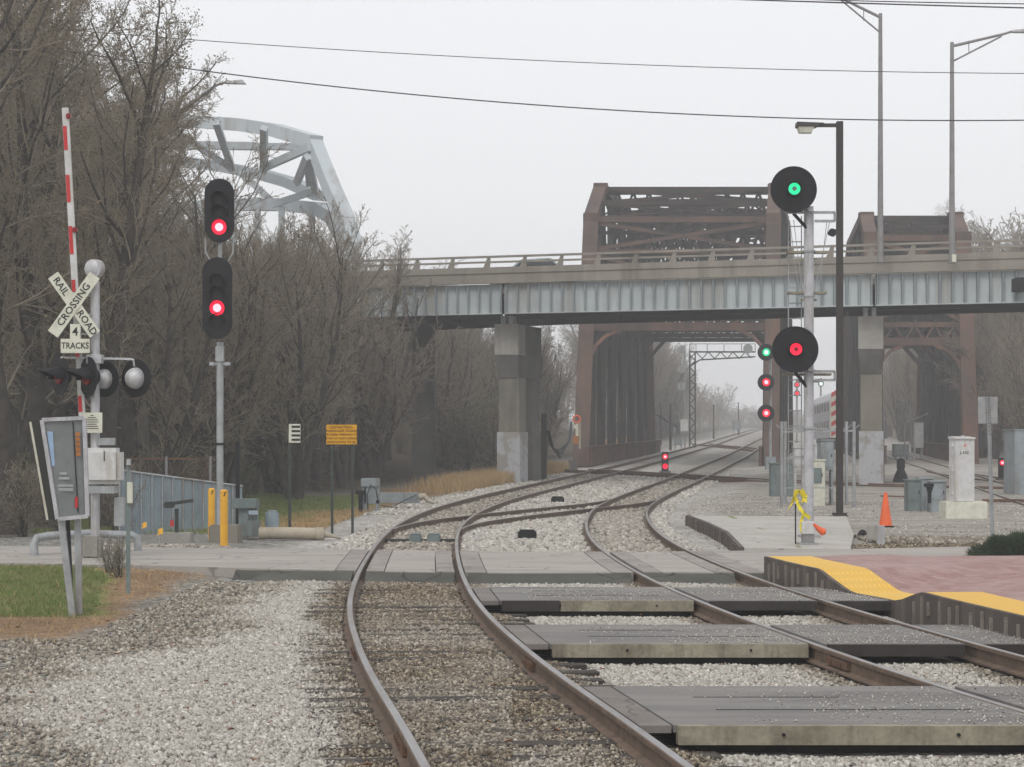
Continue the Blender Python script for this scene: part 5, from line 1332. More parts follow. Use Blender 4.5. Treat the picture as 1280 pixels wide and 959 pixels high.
for (x, y, w, h) in ((79,592,9,4),(80,598,14,4),(82,607,19,4),(82,612,19,5)): 
    p_ = PZ(x, y, Yp+.03); m.box(p_, w/F*Yp, .006, h/F*Yp*.8)
m.build('printed_lines', M['galv'], pc)
m = MB(); p_ = PZ(95.5, 628, Yp+.06); m.box(p_, .03, .006, .13); m.build('printed_mark', M['red'], pc)
m = MB()
MB().bar(PZ(76.5,650,Yp+.1), PZ(91,772,Yp+.1), .075, .05, (0,1,0)).build('post', M['galv'], pc)
MB().bar(PZ(97,648,Yp+.2), PZ(99,768,Yp+.2), .075, .05, (0,1,0)).build('post', M['galv'], pc)
MB().bar(PZ(85,650,Yp+.5), PZ(89,735,Yp+.5), .04, .04, (0,1,0)).build('post', M['ink'], pc)
# thin green post with edge-on sign
q = GP(160, 742); sp = thing('sign_post', q, 'thin green channel post with a small sign turned edge on', 'sign post')
z1 = P(0, 575, q.y).z
m = MB(); m.bx(q.x-.02, q.x+.02, q.y, q.y+.006, q.z-.1, z1); m.bx(q.x-.026, q.x-.02, q.y, q.y+.03, q.z-.1, z1); m.bx(q.x+.02, q.x+.026, q.y, q.y+.03, q.z-.1, z1); m.build('post', M['green_box'], sp)
z = P(0, 616, q.y).z; MB().box((q.x+.03, q.y-.02, z), .07, .05, .28).build('sign_plate', M['signwhite'], sp, bevel=.005)
MB().box((q.x+.015, q.y-.02, z1-.03), .05, .05, .08).build('bracket', M['silver'], sp)

# ------------------------------------------------------------------ fences on the left
fa_, fb_ = GP(150, 677), GP(300, 663)
fa_ = Vector((lx(150,46.5), 46.5, gzf(lx(150,46.5),46.5))); fb_ = Vector((lx(303,50), 50, gzf(lx(303,50),50)))
fen = thing('slatted_fence', fa_, 'blue grey slatted fence behind the yellow bollards', 'fence')
zA, zB = P(0, 588, fa_.y).z, P(0, 608, fb_.y).z
nP = 12
def fpt(t, z=0): return Vector((fa_.x+(fb_.x-fa_.x)*t, fa_.y+(fb_.y-fa_.y)*t, z))
def ftop(t): return zA+(zB-zA)*t 
def fbot(t): p_ = fpt(t); return gzf(p_.x, p_.y)-.03
for k in range(nP):
    t0, t1_ = k/nP, (k+1)/nP; m = MB(); ns = 11
    for j in range(ns):
        ta = t0+(t1_-t0)*(j+.12)/ns; tb = t0+(t1_-t0)*(j+.88)/ns; a, b = fpt(ta), fpt(tb); dy = -.03+.012*(j % 2)
        m.hexa([(a.x,a.y+dy,fbot(ta)),(b.x,b.y+dy,fbot(tb)),(b.x,b.y+dy+.012,fbot(tb)),(a.x,a.y+dy+.012,fbot(ta)),(a.x,a.y+dy,ftop(ta)-.02),(b.x,b.y+dy,ftop(tb)-.02),(b.x,b.y+dy+.012,ftop(tb)-.02),(a.x,a.y+dy+.012,ftop(ta)-.02)])
    m.build('slat_panel', M['fenceblue'], fen)
    p_ = fpt(t0); MB().cyl((p_.x, p_.y-.05, fbot(t0)), (p_.x, p_.y-.05, ftop(t0)), .024, n=10).build('fence_post', M['galv'], fen, smooth=True)
m = MB(); m.tube([fpt(t, ftop(t))+Vector((0,-.04,0)) for t in np.linspace(0,1,25)], .028, 8); m.build('top_rail', M['galv'], fen, smooth=True)
cf = thing('chain_link_fence', (lx(215,52), 52, 0), 'thin wire fence with a top rail behind the slatted fence', 'fence')
m = MB(); z = P(0, 573.5, 50).z; m.bar((lx(150,50),50,z), (lx(264,50),50,z), .04); m.build('top_rail', M['rust'], cf)
for px in (153, 208, 263): MB().cyl((lx(px,50),50,gzf(lx(px,50),50)), (lx(px,50),50,z+.06), .035, n=10).build('fence_post', M['lamppole'], cf)
m = MB(); x0, x1_ = lx(153,50), lx(263,50); k = 0
while x0 + k*.12 < x1_:
    x = x0+k*.12; m.bar((x,50,.2), (min(x+1.2,x1_),50,1.45), .005); m.bar((x,50.005,1.45), (min(x+1.2,x1_),50.005,.2), .005); k += 1
m.build('wire_mesh', M['rust'], cf)
# valve / equipment pedestal on a concrete block, with flags
q = Vector((lx(222,42.8), 42.8, gzf(lx(222,42.8),42.8))); Yq = q.y; ep = thing('valve_pedestal', q, 'dark equipment pedestal with a red tag on a concrete block by the fence', 'pedestal')
MB().box((lx(222,Yq),Yq,q.z+.09), .62, .4, .22).build('concrete_block', M['concrete'], ep, bevel=.02)
m = MB(); m.bar((lx(221,Yq),Yq,q.z+.2),(lx(221,Yq),Yq,P(0,636,Yq).z), .07); m.build('stem', M['signpost'], ep)
MB().box((lx(225,Yq),Yq,P(0,628,Yq).z), .52, .3, .07, ry=radians(-8)).build('table_plate', M['signpost'], ep, bevel=.01)
m = MB(); m.box((lx(212,Yq),Yq-.05,P(0,631,Yq).z), .2, .2, .13); m.build('gearbox', M['signpost'], ep, bevel=.02)
MB().box((lx(216,Yq),Yq-.1,P(0,654,Yq).z), .07,.05,.13).build('tag', M['red'], ep)
for px, py, lab in ((180,657,'small yellow marker flag at the left by the slatted fence'),(200,665,'small yellow marker flag beside the concrete block')):
    q = GP(px, py+18); c = P(px, py, q.y); f_ = thing('marker_flag', q, lab, 'flag', 'yellow marker flags')
    MB().add([(c.x-.05,c.y,c.z-.07),(c.x+.06,c.y-.02,c.z-.03),(c.x+.055,c.y,c.z+.08),(c.x-.04,c.y+.02,c.z+.05)], [(0,1,2,3)]).build('flag_cloth', M['tape'] if 0 else M['yellow'], f_)
    MB().bar(q, c+Vector((-.045,0,.05)), .006).build('wire_stake', M['galv'], f_)
# grey green utility boxes, black post, tan pipe
q = GP(318, 675); Yq = q.y
ub = thing('utility_cabinet', q, 'grey green utility boxes stepped around a tan pipe right of the bollards', 'cabinet')
def bxp(m, px0, px1, py0, py1, Y, dep): m.bx(lx(px0,Y), lx(px1,Y), Y, Y+dep, P(0,py1,Y).z, P(0,py0,Y).z)
m = MB(); bxp(m, 290, 321, 624, 636, Yq+.1, .5); m.build('top_box', M['green_box'], ub, bevel=.015)
m = MB(); bxp(m, 298, 311, 634, 672, Yq+.2, .4); bxp(m, 311, 321, 636, 655, Yq+.25, .35); m.build('housing', M['green_box'], ub, bevel=.015)
m = MB(); bxp(m, 305, 323, 651, 671, Yq-.1, .4); m.build('lower_box', M['green_box'], ub, bevel=.015)
m = MB(); m.cyl((lx(334,Yq),Yq+.9,q.z), (lx(334,Yq),Yq+.9,P(0,641,Yq+.9).z), .15, n=20); m.cyl((lx(334,Yq),Yq+.9,P(0,641,Yq+.9).z),(lx(334,Yq),Yq+.9,P(0,638,Yq+.9).z),.10,n=16); m.build('canister', M['fenceblue'], ub, smooth=True)
m = MB(); m.box((lx(316,Yq),Yq+.1,P(0,641,Yq).z), .2,.05,.09); m.build('glass_port', M['fenceblue'], ub)
q = GP(297, 672); Yb = q.y+.9; bp = tag(MB().bx(lx(294.5,Yb),lx(299.5,Yb),Yb,Yb+.07,q.z-.1,P(0,552,Yb).z).build('post', M['black'], None), 'narrow black post standing right of the left signal mast', 'post')
q = GP(370, 676); Yq = q.y
pp = thing('drain_pipe', q, 'tan pipe lying along the ballast beside the utility boxes', 'pipe')
z = q.z+.16; MB().tube([(lx(324,Yq),Yq,z), (lx(350,Yq),Yq,z), (lx(397,Yq),Yq+.1,z-.02)], .13, 16).build('pipe_body', M['pipe'], pp, smooth=True)
m = MB(); m.cyl((lx(400,Yq)-.08,Yq+.08,z-.02), (lx(400,Yq)+.08,Yq+.08,z-.02), .145, n=18)
m.tube([(lx(398,Yq),Yq+.1,z), (lx(404,Yq),Yq+.1,z-.02), (lx(412,Yq),Yq+.1,z-.05), (lx(425,Yq),Yq+.2,z-.12)], [.11,.09,.05,.02], 10); m.build('coupling', M['pipe'], pp, smooth=True)
# marker signs
q = GP(362, 660); Yq = 47.5; g = gzf(lx(362,Yq),Yq)
ms = thing('striped_marker', (lx(362,Yq),Yq,g), 'small black and white striped marker on a dark post', 'marker sign')
MB().bx(lx(360.2,Yq),lx(363.8,Yq),Yq+.02,Yq+.06,g-.1,P(0,552,Yq).z).build('post', M['signpost'], ms)
b = MB().bx(lx(361,Yq),lx(375.5,Yq),Yq-.01,Yq,P(0,553.5,Yq).z,P(0,530,Yq).z).build('sign_plate', M['signwhite'], ms)
m = MB()
for k in range(4): m.bx(lx(364.5,Yq),lx(375,Yq),Yq-.014,Yq-.0105,P(0,535+k*5.4,Yq).z,P(0,532.2+k*5.4,Yq).z)
m.build('black_bar', M['ink'], b)
Yq = 47.0; g = gzf(lx(415,Yq),Yq)
ys_ = thing('notice_sign', (lx(427,Yq),Yq,g), 'yellow railway notice about departing passenger trains on two dark posts', 'sign')
for px in (415, 440.5): MB().bx(lx(px-1.6,Yq),lx(px+1.6,Yq),Yq+.01,Yq+.05,gzf(lx(px,Yq),Yq)-.1,P(0,531,Yq).z).build('post', M['signpost'], ys_)
b = MB().bx(lx(408,Yq),lx(446,Yq),Yq-.01,Yq,P(0,555.5,Yq).z,P(0,531,Yq).z).build('sign_plate', M['signyellow'], ys_)
for k, (t_, s) in enumerate((('- DEPARTING -',.095),('PASSENGER TRAINS',.078),('PROCEED PREPARED TO',.066),('STOP AT NEXT SIGNAL',.068),('INDICATION TO BE',.072))):
    text(t_, (lx(427,Yq), Yq-.014, P(0,534.2+k*4.65,Yq).z), s, M['inkbrown'], b, bold=.001)
# relay case with legs and low duct
q = GP(463, 641); Yq = q.y
rc = thing('relay_case', q, 'grey relay case with cable loops left of the dry grass', 'equipment case')
m = MB(); bxp(m, 451, 474, 598, 609, Yq, .4); m.build('lid', M['greylight'], rc, bevel=.02)
m = MB(); bxp(m, 455, 474, 608.5, 630, Yq+.05, .32); bxp(m, 453, 458, 608, 640, Yq+.05, .1); bxp(m, 469.5, 474, 625, 640, Yq+.05, .1); m.build('body', M['greylight'], rc, bevel=.01)
m = MB(); m.tube([P(460,638,Yq-.05),P(459,618,Yq-.1),P(464,606,Yq-.1),P(470,612,Yq-.1),P(472,625,Yq-.05)], .018, 6); m.build('cable', M['cable'], rc)
q2 = GP(450, 640); jb = thing('junction_stand', q2, 'small black junction box on a leg beside the relay case', 'junction box')
m = MB(); bxp(m, 444, 456, 613, 618, Yq-.2, .25); m.build('box', M['black'], jb, bevel=.01)
m = MB(); bxp(m, 448, 453, 618, 640, Yq-.15, .1); m.build('leg', M['black'], jb)
du = thing('cable_duct', (lx(500,Yq+3),Yq+3,gzf(lx(500,Yq+3),Yq+3)), 'low grey box duct running from the relay case toward the track', 'duct')
m = MB(); Yd = Yq+2.5; bxp(m, 475, 524, 616, 629, Yd, .35); m.build('duct_body', M['greylight'], du, bevel=.01)
m = MB(); m.tube([P(524,622,Yd),P(530,620,Yd),P(536,627,Yd),P(544,629,Yd)], [.12,.10,.06,.03], 10); m.build('hose', M['pipe'], du, smooth=True)
m = MB(); m.tube([P(476,632,Yd-.1),P(490,634,Yd-.1),P(505,626,Yd-.1),P(520,619,Yd-.05)], .015, 6); m.build('cable', M['cable'], du)
# switch equipment between the rails past the road
Yq = 42.6
for px0, px1, lab in ((511,526,'grey green switch box nearest the left rail past the road'),(534,550,'second grey green switch box between the left track rails')):
    s = thing('switch_box', (lx((px0+px1)/2,Yq),Yq,-.17), lab, 'switch box', 'switch boxes between the rails')
    MB().bx(lx(px0,Yq),lx(px1,Yq),Yq,Yq+.5,-.17,.03).build('box', M['pipe'] if 0 else M['green_box'], s, bevel=.02)
    MB().bx(lx(px0,Yq)+.02,lx(px1,Yq)-.02,Yq+.02,Yq+.48,.032,.05).build('lid', M['green_box'], s, bevel=.01)
o = MB().bx(lx(481,Yq),lx(571,Yq),Yq+.1,Yq+.3,-.2,-.07).build('switch_rod', M['darkwood'], None); tag(o, 'dark switch rod lying across the left track under the boxes', 'switch rod')
q = GP(600, 675); o = MB().bx(lx(594,q.y),lx(607,q.y),q.y,q.y+.2,q.z,q.z+.13).build('junction_box', M['white'], None, bevel=.01); tag(o, 'tiny pale blue box right of the left track past the road', 'box')
for px, py, w, lab in ((659,675,.40,'black rail equipment box with rods nearer the road'),(697,629,.42,'black rail equipment box farther along between the tracks')):
    q = GP(px, py); s = thing('rail_lubricator', q, lab, 'equipment box')
    MB().box((q.x,q.y,q.z+.09), w, .35, .2).build('box', M['black'], s, bevel=.02)
    MB().box((q.x,q.y,q.z+.2), w*.8, .3, .04).build('lid', M['black'], s, bevel=.01)
    m = MB(); m.bar((q.x-w*.5,q.y,q.z+.03),(q.x-w*1.6,q.y+.2,q.z+.02),.05,.03); m.bar((q.x+w*.5,q.y,q.z+.03),(q.x+w*1.5,q.y-.25,q.z+.02),.05,.03); m.build('rod', M['black'], s)
# posts and buoy near the big truss
Yq = 92; g = gzf(lx(680,Yq),Yq)
o = MB().bx(lx(676.5,Yq),lx(683.5,Yq),Yq,Yq+.25,g-.2,P(0,517,Yq).z).build('timber_post', M['darkwood'], None); tag(o, 'dark timber post standing right of the overpass pier', 'post')
m = MB()
for k in range(3): m.tube([P(684+k,538,Yq),P(688+k*2,556+k*3,Yq+1),P(700,572-k*5,Yq+3),P(711,552,Yq+6),P(714,528+k*4,Yq+9)], .05, 6)
o = m.build('hanging_cable', M['cable'], None, smooth=True); tag(o, 'dark cables looping between the timber post and the truss bridge', 'cable')
Yq = 110; ap = thing('lifebuoy_stand', (lx(721,Yq),Yq,gzf(lx(721,Yq),Yq)), 'pale stand with an orange ring in front of the truss post', 'lifebuoy stand')
m = MB(); pts = [P(721+4.3*cos(a), 524+4.3*sin(a), Yq) for a in np.linspace(0,2*pi,25)]; m.tube(pts, .045, 8, cap=False); m.build('ring', M['orange'], ap, smooth=True)
m = MB(); bxp(m, 723.5, 726, 528, 561, Yq, .1); m.build('board', M['pipe'], ap)
m = MB(); bxp(m, 716, 723, 545, 555, Yq-.05, .12); m.build('panel', M['rust'] if 0 else M['orangeprint'], ap)
m = MB(); bxp(m, 717, 722, 531, 536, Yq-.02, .1); bxp(m, 719.5, 723, 528, 545, Yq+.02, .06); m.build('bracket', M['signwhite'], ap)
m = MB(); bxp(m, 711, 722, 575, 592, Yq-3, .6); m.build('footing', M['concdark'], ap)

# ------------------------------------------------------------------ right side yard
Yl = 54.5; X0 = lx(1049.5,Yl); g = gzf(X0,Yl)
lp = thing('light_pole', (X0,Yl,g), 'tall square dark brown parking light pole with one arm pointing left', 'street lamp')
MB().bx(X0-.085,X0+.085,Yl-.085,Yl+.085,g,P(0,152,Yl).z).build('pole', M['polebrown'], lp, bevel=.01)
MB().box((X0,Yl,g+.05), .34,.34,.1).build('base_plate', M['polebrown'], lp)
MB().box((X0,Yl,g-.0), .42,.42,.06).build('bolt_base', M['concdark'], lp)
z = P(0,157,Yl).z; MB().bx(lx(1018,Yl),X0-.086,Yl-.05,Yl+.05,z-.04,z+.05).build('arm', M['polebrown'], lp)
hd = MB().hexa([(lx(995,Yl),Yl-.22,z-.05),(lx(1020,Yl),Yl-.22,z-.05),(lx(1020,Yl),Yl+.22,z-.05),(lx(995,Yl),Yl+.22,z-.05),(lx(995,Yl),Yl-.18,z+.08),(lx(1030,Yl),Yl-.12,z+.06),(lx(1030,Yl),Yl+.12,z+.06),(lx(995,Yl),Yl+.18,z+.08)]).build('lamp_head', M['polebrown'], lp, bevel=.015)
MB().hexa([(lx(999,Yl),Yl-.13,z-.2),(lx(1014,Yl),Yl-.13,z-.2),(lx(1014,Yl),Yl+.13,z-.2),(lx(999,Yl),Yl+.13,z-.2),(lx(997,Yl),Yl-.18,z-.052),(lx(1017,Yl),Yl-.18,z-.052),(lx(1017,Yl),Yl+.18,z-.052),(lx(997,Yl),Yl+.18,z-.052)]).build('lens', M['signwhite'], hd)
c = P(1038,291.5,Yl-.1); sp_ = thing('loudspeaker', c, 'small round black loudspeaker mounted on the brown light pole', 'loudspeaker')
m = MB(); m.cyl(c, c+Vector((.03,-.14,0)), .05, .11, n=20); m.cyl(c, c+Vector((0,.1,0)), .07, .06, n=16); m.build('horn', M['black'], sp_, smooth=True)
m = MB(); m.bar(c+Vector((0,.05,.08)), (X0-.08,Yl,c.z+.1), .03); m.bar(c+Vector((0,.05,.1)), c+Vector((0,.05,-.02)), .03); m.build('bracket', M['black'], sp_)
# cone
q = GP(1107, 659); z1 = P(0, 615.5, q.y).z; hh = z1-q.z
cn = thing('traffic_cone', q, 'orange traffic cone standing on the gravel right of the brown light pole', 'traffic cone')
MB().tube([(q.x,q.y,q.z+.03),(q.x-.0,q.y,q.z+.05),(q.x+.0,q.y,z1-.03),(q.x,q.y,z1)], [.155,.148,.042,.030], 28).build('cone_body', M['orange'], cn, smooth=True)
MB().box((q.x,q.y,q.z+.018), .36,.36,.035).build('base', M['black'], cn, bevel=.01)
# white cylinder and tan block and cap
q = GP(1101, 682); m = MB(); m.cyl((q.x,q.y,q.z),(q.x,q.y,P(0,657,q.y).z),.075,n=22); o = m.build('valve_cylinder', M['silver'], None, smooth=True); tag(o, 'short shiny silver cylinder in front of the orange cone', 'cylinder')
q = GP(1091, 678); o = MB().tube([(q.x,q.y,q.z),(q.x,q.y,q.z+.2),(q.x,q.y,q.z+.33),(q.x,q.y,q.z+.38)], [.12,.12,.1,.03], 18).build('concrete_stub', M['concrete'], None, smooth=True); tag(o, 'rounded tan concrete stub left of the silver cylinder', 'concrete stub')
q = GP(1078, 674); o = MB().tube([(q.x,q.y-.02,q.z),(q.x,q.y-.02,q.z+.12),(q.x,q.y,q.z+.18)], [.11,.10,.05], 14).build('black_cap', M['black'], None, smooth=True); tag(o, 'small black cap in the dirt by the far road edge', 'cap')
# stake with caution tape and small equipment box at the mast foot
Ye = 38.4; q = Vector((lx(1011,Ye),Ye,gzf(lx(1011,Ye),Ye)))
eb = thing('track_box', q, 'small pale equipment box at the foot of the silver signal mast', 'equipment box')
m = MB(); bxp(m, 1002.5, 1019, 652, 668, Ye, .25); m.build('box', M['white'], eb, bevel=.01)
m = MB(); bxp(m, 1003.5, 1018, 668, 680, Ye+.03, .2); m.build('frame', M['lamppole'], eb)
m = MB(); bxp(m, 999, 1023, 679, 684, Ye-.1, .4); m.build('base', M['galv'], eb)
Yt = 38.6; q = Vector((lx(994.5,Yt),Yt,gzf(lx(994.5,Yt),Yt)))
st = tag(MB().bx(q.x-.012,q.x+.012,Yt,Yt+.02,q.z-.05,P(0,630,Yt).z).build('stake', M['black'], None), 'thin dark stake left of the small equipment box', 'stake')
def ribbon(pts, w, name, mat, parent, Y):
    rows = []
    for i, (px, py, t) in enumerate(pts):
        p_ = P(px, py, Y+.04*sin(i*1.7)); d = Vector((cos(t), .3*sin(i), sin(t)))*w/2; rows.append([p_-d, p_+d, p_+d+Vector((0,.004,0)), p_-d+Vector((0,.004,0))])
    return MB().sheet(rows).build(name, mat, parent, fix=False)
ct = thing('caution_tape', P(996,612,Yt), 'yellow and black caution tape tangled round the stake and silver mast', 'tape')
ribbon([(986,636,.8),(991,628,.6),(994,620,.2),(996,612,.1),(1000,617,-.5),(1004,622,-.8),(1007,628,-.6)], .09, 'tape_strip', M['tape'], ct, Yt)
ribbon([(993,618,1.2),(996,626,.9),(1000,636,.7),(1006,643,1.2),(1013,648,1.4)], .07, 'tape_strip', M['tape'], ct, Yt-.05)
ribbon([(1005,642,.2),(1002,650,.1),(1001,658,.3),(1003,666,.2)], .06, 'tape_strip', M['tape'], ct, Yt-.1)
ribbon([(1001,613,.9),(1006,621,.4),(1005,628,.2)], .11, 'tape_strip', M['tape'], ct, Yt+.03)
q = P(1025,663,Ye); m = MB(); m.tube([(q.x-.12,Ye,q.z+.12),(q.x-.03,Ye,q.z+.03),(q.x+.07,Ye,q.z-.04),(q.x+.1,Ye,q.z-.06)], [.02,.05,.07,.02], 12)
o = m.build('orange_flag', M['orange'], None, smooth=True); tag(o, 'crumpled orange flag lying beside the small equipment box', 'flag')
# galvanised fence enclosure with transformer
Yf = 61; g = gzf(lx(1020,Yf),Yf)
fe = thing('pipe_fence', (lx(1020,Yf),Yf,g), 'galvanised pipe fence frame behind the silver signal mast', 'fence')
for px, Y in ((977,Yf),(981.5,Yf+3),(1067.5,Yf),(1058,Yf+3)):
    x = lx(px,Y); MB().cyl((x,Y,gzf(x,Y)-.1),(x,Y,P(0,527,Y).z),.05,n=14).build('post', M['galv'], fe, smooth=True)
    MB().bar((x,Y,P(0,537,Y).z),(x+(-.16 if px < 1000 else .16),Y,P(0,531,Y).z),.025).build('barb_arm', M['galv'], fe)
m = MB(); m.bar((lx(977,Yf),Yf,P(0,540,Yf).z),(lx(1067,Yf),Yf,P(0,538.5,Yf).z),.05); m.bar((lx(981,Yf+3),Yf+3,P(0,536,Yf+3).z),(lx(1058,Yf+3),Yf+3,P(0,536,Yf+3).z),.04)
m.bar((lx(977,Yf),Yf,P(0,573,Yf).z),(lx(1010,Yf),Yf,P(0,573,Yf).z),.03); m.bar((lx(977,Yf),Yf,P(0,610,Yf).z),(lx(1067,Yf),Yf,P(0,610,Yf).z),.03); m.build('rail', M['galv'], fe)
def case(name, px0, px1, py0, py1, Y, dep, mat, lab, cat='cabinet', bev=.02, extra=None, grp=None):
    x = lx((px0+px1)/2, Y); g = gzf(x, Y); zb0 = min(P(0,py1,Y).z, g+.02) if py1 > 585 else P(0,py1,Y).z
    t = thing(name, (x, Y, g), lab, cat, grp)
    m = MB(); m.bx(lx(px0,Y), lx(px1,Y), Y, Y+dep, (g-.03 if py1 > 589 else P(0,py1,Y).z), P(0,py0,Y).z); m.build('body', M[mat], t, bevel=bev)
    m = MB(); m.bx(lx(px0,Y)-.03, lx(px1,Y)+.03, Y-.03, Y+dep+.03, P(0,py0,Y).z+.002, P(0,py0,Y).z+.04); m.build('lid', M[mat], t)
    m = MB(); w = (px1-px0); m.bx(lx(px0+w*.12,Y), lx(px1-w*.12,Y), Y-.012, Y-.002, P(0,py1-(py1-py0)*.1,Y).z, P(0,py0+(py1-py0)*.1,Y).z); d = m.build('door', M[mat], t, bevel=.004)
    MB().box((lx(px1-w*.2,Y), Y-.025, P(0,(py0+py1)/2,Y).z), .02,.02,.1).build('handle', M['black'], d)
    if P(0,py1,Y).z > g+.06 and py1 <= 589:
        for px in (px0+w*.12, px1-w*.12): MB().bx(lx(px,Y)-.03, lx(px,Y)+.03, Y+.05, Y+dep*.6, g-.05, P(0,py1,Y).z-.002).build('leg', M[mat], t)
    return t
case('transformer_cabinet', 1026, 1042.5, 551, 588, 63, .8, 'greylight', 'tall light blue cabinet on legs inside the pipe fence')
t = case('relay_cabinet', 1012, 1031.5, 576, 612, 62.2, .6, 'signwhite', 'cream cabinet frame with a dark window inside the pipe fence')
MB().bx(lx(1016,62.2),lx(1027,62.2),62.16,62.184,P(0,604,62.2).z,P(0,585,62.2).z).build('window', M['greylight'] if 0 else M['green_box'], t)
case('meter_cabinet', 993, 1006, 560, 583, 64, .4, 'white', 'small white meter cabinet left of the silver mast in the fence', bev=.01)
case('meter_cabinet', 1018, 1025, 556, 577, 65, .3, 'white', 'narrow white meter cabinet left of the light blue cabinet', bev=.01)
case('equipment_case', 964, 992, 580, 598, 70, .6, 'green_box', 'low grey green case at the foot of the truss post')
case('equipment_case', 1135, 1152, 601, 629, 58, .6, 'green_box', 'grey green equipment case with a green lid left of the white cabinet')
case('equipment_case', 1150, 1167, 599, 616, 59, .5, 'greylight', 'grey switch machine housing behind the black funnel')
case('equipment_case', 1164, 1183, 603, 628, 57.5, .6, 'greylight', 'grey equipment case touching the white cabinet', bev=.02)
Yq = 56.5; q = Vector((lx(1162,Yq),Yq,gzf(lx(1162,Yq),Yq)))
fn = thing('junction_stand', q, 'black funnel shaped junction stand left of the white cabinet', 'junction box')
m = MB(); bxp(m, 1156.5, 1167.5, 604.5, 609, Yq, .22); m.build('box', M['black'], fn, bevel=.01); 
MB().tube([P(1162,609,Yq+.1),P(1162,616,Yq+.1),P(1162,629,Yq+.1)], [.1,.05,.05], 10).build('leg', M['black'], fn)
# white cabinet
Yc = 53.0; g = gzf(lx(1205,Yc),Yc)
wc = thing('signal_cabinet', (lx(1205,Yc),Yc,g), 'tall white signal cabinet on a pale concrete base', 'cabinet')
MB().bx(lx(1181,Yc),lx(1233,Yc),Yc-.15,Yc+.75,g-.1,P(0,627,Yc).z).build('concrete_base', M['signwhite'], wc, bevel=.02)
z0, z1 = P(0,626.5,Yc).z, P(0,549,Yc).z
MB().hexa([(lx(1194.5,Yc),Yc,z0),(lx(1218,Yc),Yc,z0),(lx(1216,Yc),Yc+.6,z0),(lx(1190,Yc),Yc+.35,z0),(lx(1194.5,Yc),Yc,z1),(lx(1218,Yc),Yc,z1),(lx(1216,Yc),Yc+.6,z1),(lx(1190,Yc),Yc+.35,z1)]).build('body', M['white'], wc)
MB().hexa([(lx(1194,Yc),Yc-.04,z1),(lx(1219,Yc),Yc-.04,z1),(lx(1217,Yc),Yc+.64,z1),(lx(1189,Yc),Yc+.38,z1),(lx(1194,Yc),Yc-.04,z1+.04),(lx(1219,Yc),Yc-.04,z1+.04),(lx(1217,Yc),Yc+.64,z1+.07),(lx(1189,Yc),Yc+.38,z1+.07)]).build('lid', M['white'], wc)
m = MB(); m.tube([P(1201,548,Yc),P(1202,545,Yc),P(1205,545,Yc),P(1206,548,Yc)], .015, 8); m.build('lifting_eye', M['white'], wc)
for py in (556, 587, 616): MB().box((lx(1192,Yc), Yc+.12, P(0,py,Yc).z), .06,.06,.1).build('hinge', M['white'], wc)
text('J-102', (lx(1205.5,Yc), Yc-.003, P(0,566,Yc).z), .11, M['ink'], wc, bold=.001)
MB().add([P(1204.5,558,Yc-.004),P(1208.5,558,Yc-.004),P(1206.5,555,Yc-.004)],[(0,1,2)]).build('warning_label', M['orange'], wc)
q = GP(1176, 640); o = MB().bx(lx(1172,54),lx(1180,54),54-1,54-.8,gzf(lx(1176,53),53),P(0,632,53).z).build('block', M['black'], None); tag(o, 'small black block left of the white cabinet base', 'block')
# sign seen from behind
Yn = 38.6; q = Vector((lx(1238,Yn),Yn,gzf(lx(1238,Yn),Yn)))
ns = thing('road_sign', q, 'blank back of a small rectangular road sign on a perforated post', 'sign')
b = MB().bx(lx(1223,Yn),lx(1247.5,Yn),Yn+.035,Yn+.04,P(0,529.5,Yn).z,P(0,496,Yn).z).build('sign_plate', M['galv'], ns, bevel=.0)
m = MB(); pa_, pb_ = P(1240.5,676,Yn), P(1235,496,Yn); m.bar(pa_, pb_, .062, .006, (0,1,0)); m.bar(pa_+Vector((-.03,-.015,0)), pb_+Vector((-.03,-.015,0)), .006,.04,(0,1,0)); m.bar(pa_+Vector((.03,-.015,0)), pb_+Vector((.03,-.015,0)), .006,.04,(0,1,0)); m.build('post', M['galv'], ns)
m = MB(); 
for k in range(14): p_ = pb_ + (pa_-pb_)*(.015+k*.019); m.cyl(p_+Vector((0,-.005,0)), p_+Vector((0,-.008,0)), .009, n=8)
m.build('post_hole', M['ink'], ns)
# grey relay house on the right edge
t = case('equipment_house', 1268, 1305, 538, 592, 72, 1.6, 'greylight', 'grey metal equipment house cut by the right edge')
case('relay_cabinet', 1142.5, 1154.5, 529, 560, 128, .8, 'white', 'distant tall white cabinet seen through the smaller truss bridge')
case('equipment_case', 1118, 1137, 556, 571, 130, .8, 'greylight', 'distant low grey case seen through the smaller truss bridge')
q = P(1134,529,130); m = MB(); m.bar(P(1131,560,130), P(1131,529,130), .06); m.bar(P(1131,529,130), P(1160,517,130), .06); o = m.build('handrail', M['galv'], None); tag(o, 'distant sloping grey handrail beside the tall white cabinet', 'handrail')
q = GP(1260,628); m = MB(); m.bar(q+Vector((-.8,0,.05)), q+Vector((1.2,-.6,.06)), .12, .1); o = m.build('scrap_rail', M['rust'], None); tag(o, 'rusty scrap rail lying right of the white cabinet base', 'scrap rail')
q = GP(1120,622); m = MB(); m.bar(q+Vector((-.5,.1,.05)), q+Vector((.5,-.2,.03)), .1, .05); o = m.build('scrap_plank', M['rust'], None); tag(o, 'rusty plank lying on the gravel behind the cone', 'scrap plank')

